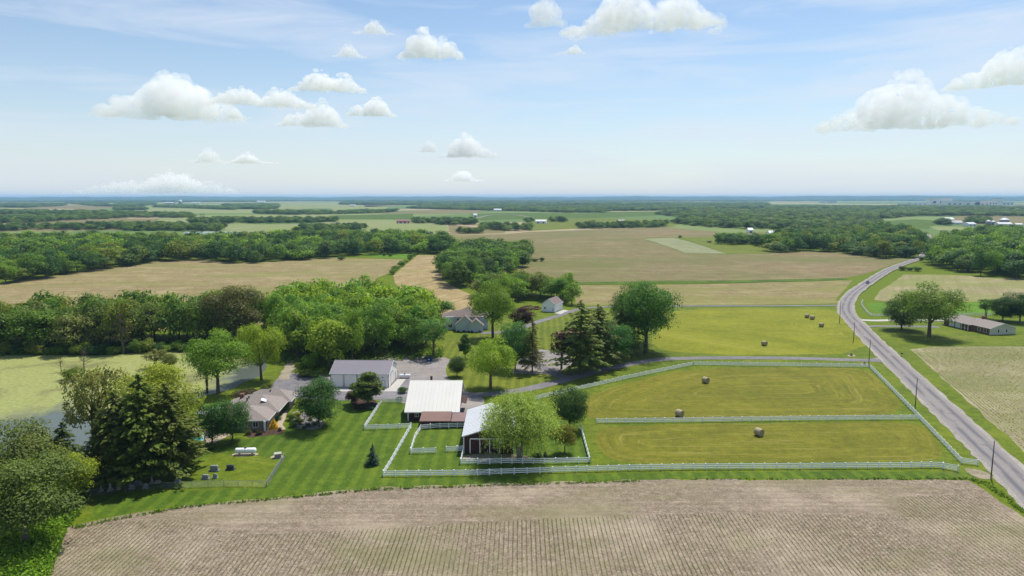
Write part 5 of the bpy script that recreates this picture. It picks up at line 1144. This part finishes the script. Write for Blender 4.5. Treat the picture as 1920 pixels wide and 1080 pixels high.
for i in range(6):
    x, y = 548 + i * 9, 800 + (i % 3) * 2.5 - 4; p = G(x, y); bm = bmesh.new(); bmesh.ops.create_icosphere(bm, subdivisions=2, radius=.4)
    rr = random.Random(i)
    for v in bm.verts: v.co *= rr.uniform(.8, 1.15); v.co.z *= .6
    me = bpy.data.meshes.new('boulder'); bm.to_mesh(me); bm.free(); me.materials.append(MAT['granite' if i % 2 else 'marble']); o = bpy.data.objects.new('boulder', me); COL.objects.link(o); o.location = p + Vector((0, 0, .1)); tag(o, f'small boulder on the rock garden gravel, {ordinal(i)} from the left', 'boulder', 'boulders in the rock garden')

# pool corner
pc = G(345, 828); e = empty('swimming_pool', pc + Vector((0, 0, .02)), R(20)); tag(e, 'small turquoise swimming pool glimpsed behind the spruces', 'pool')
n = 24; MB().lathe([(0.04, 4.6), (.34, 4.6), (.36, 4.5)], 28).build('rim', 'vinyl', e); 
mesh_obj('water', [(4.2 * math.cos(i * 2 * math.pi / n), 4.2 * math.sin(i * 2 * math.pi / n), .375) for i in range(n)], [tuple(range(n))], 'pool', e)
for i, (x, y, rz) in enumerate(((378, 815, 10), (385, 820, 60), (368, 818, -30))):
    e = empty('patio_chair', G(x, y) + Vector((0, 0, .05)), R(rz)); tag(e, ['white patio chair at the back of the pool deck', 'white patio chair by the deck steps', 'white patio chair nearest the pool'][i], 'chair', 'chairs on the pool deck')
    MB().box(-.35, .35, -.35, .35, .4, .46).build('seat', 'vinyl', e); MB().box(-.35, .35, .3, .36, .47, 1.0).build('backrest', 'vinyl', e)
    for a in (-.3, .3):
        for b in (-.3, .3): MB().box(a - .03, a + .03, b - .03, b + .03, 0, .4).build('leg', 'vinyl', e)
fence([(386, 836), (383, 824), (398, 812)], 'white railing of the pool deck', 1.5, name='deck_railing', cat='railing')
# log pile, bin, cars, mailbox, entrance beds
pl = G(990, 581); e = empty('log_pile', pl, R(24)); tag(e, 'long heap of cut logs beside the white garage', 'log pile')
rs = random.Random(3)
for i in range(60):
    x = rs.uniform(-8, 7); y = rs.uniform(-2.2, 2.2); z = .25 + max(0, (2.6 - abs(y) * 1.0)) * rs.random() * (1 - abs(x) / 10); a = rs.uniform(-.5, .5); L = rs.uniform(1.5, 3.2)
    MB().tube([(x - math.cos(a) * L / 2, y - math.sin(a) * L / 2, z), (x + math.cos(a) * L / 2, y + math.sin(a) * L / 2, z + rs.uniform(-.2, .4))], rs.uniform(.16, .32), 7).build('log', 'log', e)
for i, (x, y) in enumerate(((712, 665), (722, 664), (732, 664), (717, 662))):
    p = G(x, y); MBo = MB().tube([(-1.2, 0, .4), (1.2, .3, .45)], .4, 9); o = MBo.build('log', 'log'); o.location = p; tag(o, ['leftmost sawn log at the back of the gravel yard', 'middle sawn log at the back of the gravel yard', 'rightmost sawn log at the back of the gravel yard', 'sawn log lying behind the other gravel-yard logs'][i], 'log', 'logs behind the gravel yard')
e = empty('dumpster', G(805, 677), R(-4)); tag(e, 'blue steel waste bin at the edge of the gravel yard', 'bin')
MB().add([(-.85, -.6, .12), (.85, -.6, .12), (.95, .7, .12), (-.95, .7, .12), (-1.0, -.75, 1.2), (1.0, -.75, 1.2), (1.0, .75, 1.5), (-1.0, .75, 1.5)], [(3, 2, 1, 0), (4, 5, 6, 7), (0, 1, 5, 4), (1, 2, 6, 5), (2, 3, 7, 6), (3, 0, 4, 7)]).build('bin_body', 'blue', e)
MB().slab([(-1.05, -.8, 1.3), (1.05, -.8, 1.3), (1.05, .8, 1.6), (-1.05, .8, 1.6)], .06).build('lid', 'dark', e); MB().box(-.25, .25, -.72, -.69, .6, .9).build('label_plate', 'vinyl', e)
for s_ in (-1, 1): MB().box(s_ * 1.0 - .05, s_ * 1.0 + .05, -.3, .3, .7, .85).build('lift_pocket', 'blue', e)
def car(p, rz, label, paint):
    e = empty('car', p, rz); tag(e, label, 'car'); b = MB()
    sec = [(-2.25, .45, .75), (-2.2, .35, .95), (-1.2, .28, 1.0), (1.2, .28, .98), (2.1, .33, .86), (2.25, .42, .68)]; v = []
    for x, z0, z1 in sec: v += [(x, -.9, z0), (x, .9, z0), (x, .86, z1), (x, -.86, z1)]
    f = [(3, 2, 1, 0), (20, 21, 22, 23)] + [(4 * i + k, 4 * i + (k + 1) % 4, 4 * i + 4 + (k + 1) % 4, 4 * i + 4 + k) for i in range(5) for k in range(4)]; b.add(v, f).build('body', paint, e)
    c = MB(); v = []
    for x, hw, z in [(-1.7, .8, .97), (-1.3, .66, 1.48), (.3, .66, 1.5), (1.15, .8, .97)]: v += [(x, -hw, z), (x, hw, z)]
    c.add(v, [(0, 1, 3, 2), (2, 3, 5, 4), (4, 5, 7, 6), (0, 2, 4, 6), (7, 5, 3, 1), (6, 7, 1, 0)]).build('windows', 'glass', e)
    MB().slab([(-1.3, -.67, 1.53), (.32, -.67, 1.55), (.32, .67, 1.55), (-1.3, .67, 1.53)], .04).build('roof', paint, e)
    for x in (-1.4, 1.4):
        for y in (-.88, .88):
            w_ = MB().tube([(x, y - .1, .33), (x, y + .1, .33)], .33, 14).build('wheel', 'tire', e); MB().tube([(x, y + math.copysign(.101, y), .33), (x, y + math.copysign(.12, y), .33)], .2, 10).build('rim', 'steel', w_)
    for y in (-.62, .62): MB().box(2.24, 2.29, y - .18, y + .18, .58, .72).build('headlight', 'tank', e); MB().box(-2.29, -2.22, y - .18, y + .18, .6, .75).build('taillight', 'barn_red', e)
a, b = G(1621, 534.5), G(1638, 522); d = b - a; car(G(1626.5, 533) + Vector((0, 0, .75)), math.atan2(d.y, d.x) + math.pi, 'dark car driving on the road between the stubble fields', 'car_blue')
car(G(985, 682) + Vector((0, 0, .06)), R(2), 'dark car parked under the blue-green maple', 'dark')
e = empty('mailbox', G(1690.5, 669), R(17)); tag(e, 'mailbox on a post across the road from the driveway', 'mailbox'); MB().box(-.06, .06, -.06, .06, 0, 1.1).build('post', 'wood_pole', e); MB().tube([(0, -.4, 1.3), (0, .4, 1.3)], .22, 10).build('box', 'dark', e)
for i, (x, y, lb) in enumerate(((1596, 667, 'stone-ringed lamp bed above the driveway mouth'), (1621, 683.5, 'stone-ringed lamp bed below the driveway mouth'))):
    p = G(x, y); sheet('gravel_pad', [(x - 8, y), (x - 4, y - 1.6), (x + 4, y - 1.6), (x + 9, y), (x + 4, y + 1.6), (x - 4, y + 1.6)], 'tan_paver', 11, .1, .6, 1)
    e = empty('entrance_lamp', p + Vector((0, 0, .06))); tag(e, lb, 'lamp'); MB().lathe([(0, .55), (.4, .5), (.45, .3)], 10).build('stone_base', 'brick', e); MB().lathe([(.46, .16), (.8, .2), (.82, .28), (1.0, .04)], 8).build('lantern', 'dark', e)
# ------------------------------------------------------------------ clouds
def cloud_mat(d, Hh):
    """vapour thick inside and frayed by turbulence towards the rim"""
    m = bpy.data.materials.new('cloud_vapour'); m.use_nodes = True; nt = m.node_tree; nt.nodes.clear()
    o = nt.nodes.new('ShaderNodeOutputMaterial'); v = nt.nodes.new('ShaderNodeVolumePrincipled')
    v.inputs['Color'].default_value = (1, 1, 1, 1); v.inputs['Anisotropy'].default_value = .0
    g = nt.nodes.new('ShaderNodeTexCoord'); n = nt.nodes.new('ShaderNodeTexNoise'); n.inputs['Scale'].default_value = 6.5 / Hh; n.inputs['Detail'].default_value = 4; n.inputs['Roughness'].default_value = .6
    nt.links.new(g.outputs['Object'], n.inputs['Vector'])
    r = nt.nodes.new('ShaderNodeMapRange'); r.inputs['From Min'].default_value = .36; r.inputs['From Max'].default_value = .56; r.inputs['To Max'].default_value = d
    nt.links.new(n.outputs['Fac'], r.inputs['Value']); nt.links.new(r.outputs[0], v.inputs['Density'])
    nt.links.new(v.outputs[0], o.inputs['Volume']); return m
CTEX = []
for s_ in (1.0, .38):
    t_ = bpy.data.textures.new('cloud_lumps', 'CLOUDS'); t_.noise_scale = s_; t_.noise_depth = 3; CTEX.append(t_)
def make_cloud(cx, cy_, w, h, label, seed, lumps=None, thick=5.0, dist=None):
    rnd = random.Random(seed)
    d = ray(cx, cy_ + h / 2); d.normalize()
    el = math.asin(d.z)
    dist = dist or min(30000, 1150 / max(math.sin(el), .02))
    s = dist / FPX * .985                    # metres per photo pixel out there
    base = Vector((0, 0, HCAM)) + d * dist
    W, Hh = w * s, h * s
    bm = bmesh.new()
    lumps = lumps or [(rnd.uniform(-.15, .15), 1.0)]
    def prof(x):
        t = 0
        for lx, lh in lumps: t = max(t, lh * math.exp(-((x - lx) / .24) ** 2))
        return max(t, .22) * max(math.cos(x * math.pi), 0) ** .5
    def blob(x, y, z, r, sx, sz):
        for v in bmesh.ops.create_icosphere(bm, subdivisions=2, radius=r)['verts']:
            v.co.x *= sx; v.co.y *= 1.2; v.co.z *= sz; v.co += Vector((x, y, z))
            if v.co.z < Hh * .06: v.co.z = Hh * .06 + (v.co.z - Hh * .06) * .25
    for i in range(13):                      # the body, filled under the outline
        x = -.43 + i * .86 / 12; t = prof(x) * Hh
        blob(x * W, rnd.uniform(-.1, .1) * W, t * .42, t * .40, 1.25, 1.0)
    for i in range(110):                     # cauliflower lumps over it
        x = rnd.uniform(-.49, .49); t = prof(x) * Hh
        r = Hh * rnd.uniform(.045, .13)
        q = rnd.random()
        z = max(t * (q ** .5) - r * .3, r * .5)
        y = rnd.uniform(-1, 1) * (.14 * W + .2 * t) * math.sqrt(max(1 - (z / max(t, 1)) ** 2, .05))
        blob(x * W, y, z, r, rnd.uniform(1.0, 1.5), rnd.uniform(.8, 1.0))
    me = bpy.data.meshes.new('cloud'); bm.to_mesh(me); bm.free()
    ob = bpy.data.objects.new('cloud', me); COL.objects.link(ob)
    rm = ob.modifiers.new('r', 'REMESH'); rm.mode = 'VOXEL'; rm.voxel_size = max(W / 150, Hh / 50)
    for t_, st in ((CTEX[0], .13), (CTEX[1], .05)):
        dm = ob.modifiers.new('d', 'DISPLACE'); dm.texture = t_; dm.strength = st * Hh; dm.mid_level = .45; dm.texture_coords = 'OBJECT'
        e = bpy.data.objects.new('e', None); COL.objects.link(e); e.scale = (Hh * .42,) * 3; e.location = (seed * 7.3 * Hh, 0, 0); dm.texture_coords_object = e
    bpy.context.view_layer.update()
    dg = bpy.context.evaluated_depsgraph_get()
    m2 = bpy.data.meshes.new_from_object(ob.evaluated_get(dg))
    es = [m.texture_coords_object for m in ob.modifiers if m.type == 'DISPLACE']
    ob.modifiers.clear(); ob.data = m2; bpy.data.meshes.remove(me)
    for e in es: bpy.data.objects.remove(e)
    m2.materials.clear(); m2.materials.append(cloud_mat(thick / Hh, Hh))
    ob.location = base; ob.rotation_euler.z = -math.atan2(d.x, d.y)
    tag(ob, label, 'cloud', 'cumulus clouds in the sky')
    return ob
CL = [
 (322, 182, 232, 92, 'large bright cumulus with a peaked top, biggest cloud of the left cluster', [(.05, 1), (-.25, .55), (.33, .6)]),
 (490, 180, 190, 44, 'long flat cumulus just right of the large peaked cloud', [(-.2, .9), (.2, .9)]),
 (617, 152, 136, 42, 'rounded flat-bottomed cumulus above the gap in the left cluster', [(-.15, 1), (.2, .9)]),
 (588, 213, 118, 54, 'stepped cumulus at the bottom of the left cluster', [(.15, 1), (-.25, .6)]),
 (697, 200, 90, 40, 'small ragged cumulus at the right end of the left cluster', [(.1, 1), (-.3, .6)]),
 (445, 213, 44, 20, 'tiny puff tucked under the large peaked cloud', None),
 (806, 84, 118, 56, 'white cumulus high above the middle of the farm', [(-.1, 1), (.25, .8)]),
 (700, 52, 70, 26, 'thin wisp beside the high middle cumulus', None),
 (655, 96, 60, 24, 'faint slanting wisp below the high thin wisp', None),
 (1023, 22, 66, 58, 'small tapering cloud left of the wide cloud at the top edge', None),
 (1206, 22, 280, 84, 'wide cumulus with grey base cut by the top edge', [(-.15, 1), (.25, .9)]),
 (878, 272, 112, 50, 'compact bright cumulus low above the centre fields', [(-.05, 1), (.3, .45)]),
 (800, 273, 34, 26, 'faint puff beside the compact low cumulus', None),
 (870, 328, 76, 26, 'small flat cumulus under the compact low cumulus', None),
 (392, 292, 60, 28, 'left puff of the pale pair above the horizon bank', None),
 (472, 297, 92, 22, 'right puff of the pale pair above the horizon bank', None),
 (292, 343, 262, 46, 'broad pale cloud bank lying on the left horizon', [(.12, 1), (-.2, .6), (.36, .7)]),
 (1702, 197, 286, 98, 'big lumpy cumulus with blue-grey base on the right', [(-.05, 1), (.25, .6), (-.35, .45)]),
 (1872, 133, 134, 66, 'cumulus with a dark base running out of the right edge', [(.1, 1), (-.3, .5)]),
 (1070, 93, 58, 18, 'tiny wisp below the tapering cloud', None),
]
for i, (cx, cy_, w, h, lb, lu) in enumerate(CL):
    make_cloud(cx, cy_, w, h, lb, i + 3, lu, thick=(3.4 if w > 80 and cy_ < 330 else 3.0 if cy_ > 300 else 2.0))

# ------------------------------------------------------------------ crops, weeds and rough edges
def tufts(name, pts, size, m_col, label, blades=5, hgt_=.25, seed=1, tilt=.6, aspect=2.2):
    rs = np.random.RandomState(seed); P = np.repeat(pts, blades, 0); n = len(P); P = P + rs.normal(size=(n, 3)) * np.array([size * .7, size * .7, 0]); P[:, 2] += np.abs(rs.normal(size=n)) * hgt_ * .5 + size * .3
    N = rs.normal(size=(n, 3)) * tilt + np.array([0, 0, .6]); me = leaf_mesh(name, P, N, size, .5 + rs.normal(size=n) * .2, 'leaf', aspect, None, rs)
    o = bpy.data.objects.new(name, me); COL.objects.link(o); o.color = m_col; tag(o, label, kind='stuff'); return o
rs = np.random.RandomState(4)
fp = np.array([tuple(p) for p in wpoly([(60, 1120), (100, 1070), (135, 992), (200, 980), (330, 975), (480, 1003), (720, 992), (960, 977), (1190, 966), (1440, 961), (1680, 971), (1692, 932), (1830, 927), (1925, 990), (2080, 1110), (60, 1110)])])
rows = []
for k_ in range(-130, 160):
    y = np.arange(88, 140, .13); xx = (k_ + .5) * .762 + y * .012 + rs.normal(size=len(y)) * .025
    keep = inside(xx, y, fp) & (rs.rand(len(y)) < .66 + .34 * np.sin(k_ * .16 + y * .06) * np.sin(y * .13 - k_ * .04)); rows.append(np.stack([xx[keep], y[keep], np.full(keep.sum(), .04)], 1))
tufts('soybean_seedlings', np.concatenate(rows), .075, F(96, 110, 56), 'rows of young soybean seedlings in the front field', 2, .08, 5)
cp = np.array([tuple(p) for p in wpoly([(1708, 657), (1752, 652), (1990, 652), (1990, 905), (1920, 846), (1867, 796), (1764, 704), (1729, 672)])])
rows = []; ca, sa = math.cos(R(17.5)), math.sin(R(17.5))
for u in np.arange(40, 240, .95):
    v = np.arange(80, 380, .5); x, y = u * ca + v * sa, v * ca - u * sa
    k = inside(x, y, cp) & (rs.rand(len(v)) < .75 - .4 * (np.sin(x * .06) * np.sin(y * .05 + 1))); rows.append(np.stack([x[k], y[k], np.full(k.sum(), .03)], 1))
tufts('corn_seedlings', np.concatenate(rows), .16, F(118, 138, 66), 'rows of young corn on the right-hand field', 3, .14, 6)
def band(poly, n, seed):
    A = np.array([tuple(p) for p in wpoly(poly)]); rs = np.random.RandomState(seed); lo, hi = A.min(0), A.max(0); p = rs.uniform(lo, hi, (n * 8, 2)); p = p[inside(p[:, 0], p[:, 1], A)][:n]
    return np.column_stack([p, terrain(p[:, 0], p[:, 1])])
tufts('weeds', band([(-40, 1090), (-40, 930), (120, 930), (150, 965), (128, 990), (96, 1075), (85, 1100)], 2600, 1), .30, F(104, 140, 50), 'rank green weeds on the bank in the lower left corner', 9, .9, 2, .9, 1.6)
tufts('verge_weeds', np.concatenate([band([(130, 988), (350, 949), (480, 938), (700, 917), (960, 908), (1200, 901), (1200, 903.5), (960, 910.5), (700, 920), (480, 941), (350, 952), (140, 992)], 1500, 3), band([(1200, 899), (1815, 899.5), (1850, 912), (1930, 973), (1938, 970), (1855, 905), (1820, 897)], 900, 4)]), .2, F(92, 122, 46), 'uneven grassy edge between lawn and soybean field', 6, .35, 3, .9, 1.8)
tufts('undergrowth', np.concatenate([band([(505, 655), (560, 695), (645, 703), (700, 680), (830, 672), (838, 655), (690, 650), (520, 630)], 1500, 7), band([(-40, 668), (190, 666), (340, 656), (470, 644), (470, 632), (190, 648), (-40, 650)], 1500, 8)]), .45, F(84, 112, 48), 'low undergrowth along the wood edges by the yard and pond', 7, 1.1, 4, .9, 1.5)
# loose stalks and clods left on the front field
fp2 = np.array([tuple(p) for p in wpoly([(80, 1110), (130, 990), (350, 949), (700, 917), (1200, 902), (1815, 903), (1925, 978), (2080, 1110)])]); p = rs.uniform(fp2.min(0), fp2.max(0), (60000, 2)); p = p[inside(p[:, 0], p[:, 1], fp2)][:26000]
n = len(p); me = leaf_mesh('crop_residue', np.column_stack([p, np.full(n, .05) + rs.rand(n) * .03]), rs.normal(size=(n, 3)) * .5 + np.array([0, 0, 1.]), .05, rs.rand(n), 'leaf', 3.4, None, rs); me.materials.clear(); me.materials.append(plain('dry_stalk', C(214, 196, 164), .95, .2, .3))
o = bpy.data.objects.new('crop_residue', me); COL.objects.link(o); tag(o, 'pale dry stalks strewn over the front field', kind='stuff')

# ------------------------------------------------------------------ the air: one even, pale haze over the whole plain
t_ = bpy.data.materials.new('haze'); t_.use_nodes = True; nt = t_.node_tree; nt.nodes.clear(); mo = nt.nodes.new('ShaderNodeOutputMaterial'); vp = nt.nodes.new('ShaderNodeVolumePrincipled')
vp.inputs['Color'].default_value = (.38, .64, 1.0, 1); vp.inputs['Density'].default_value = HAZE; vp.inputs['Anisotropy'].default_value = .0; nt.links.new(vp.outputs[0], mo.inputs['Volume'])
o = MB().box(-33000, 33000, -600, 33000, -8, 118).build('haze', t_); tag(o, 'pale blue summer haze over the plain', kind='stuff')
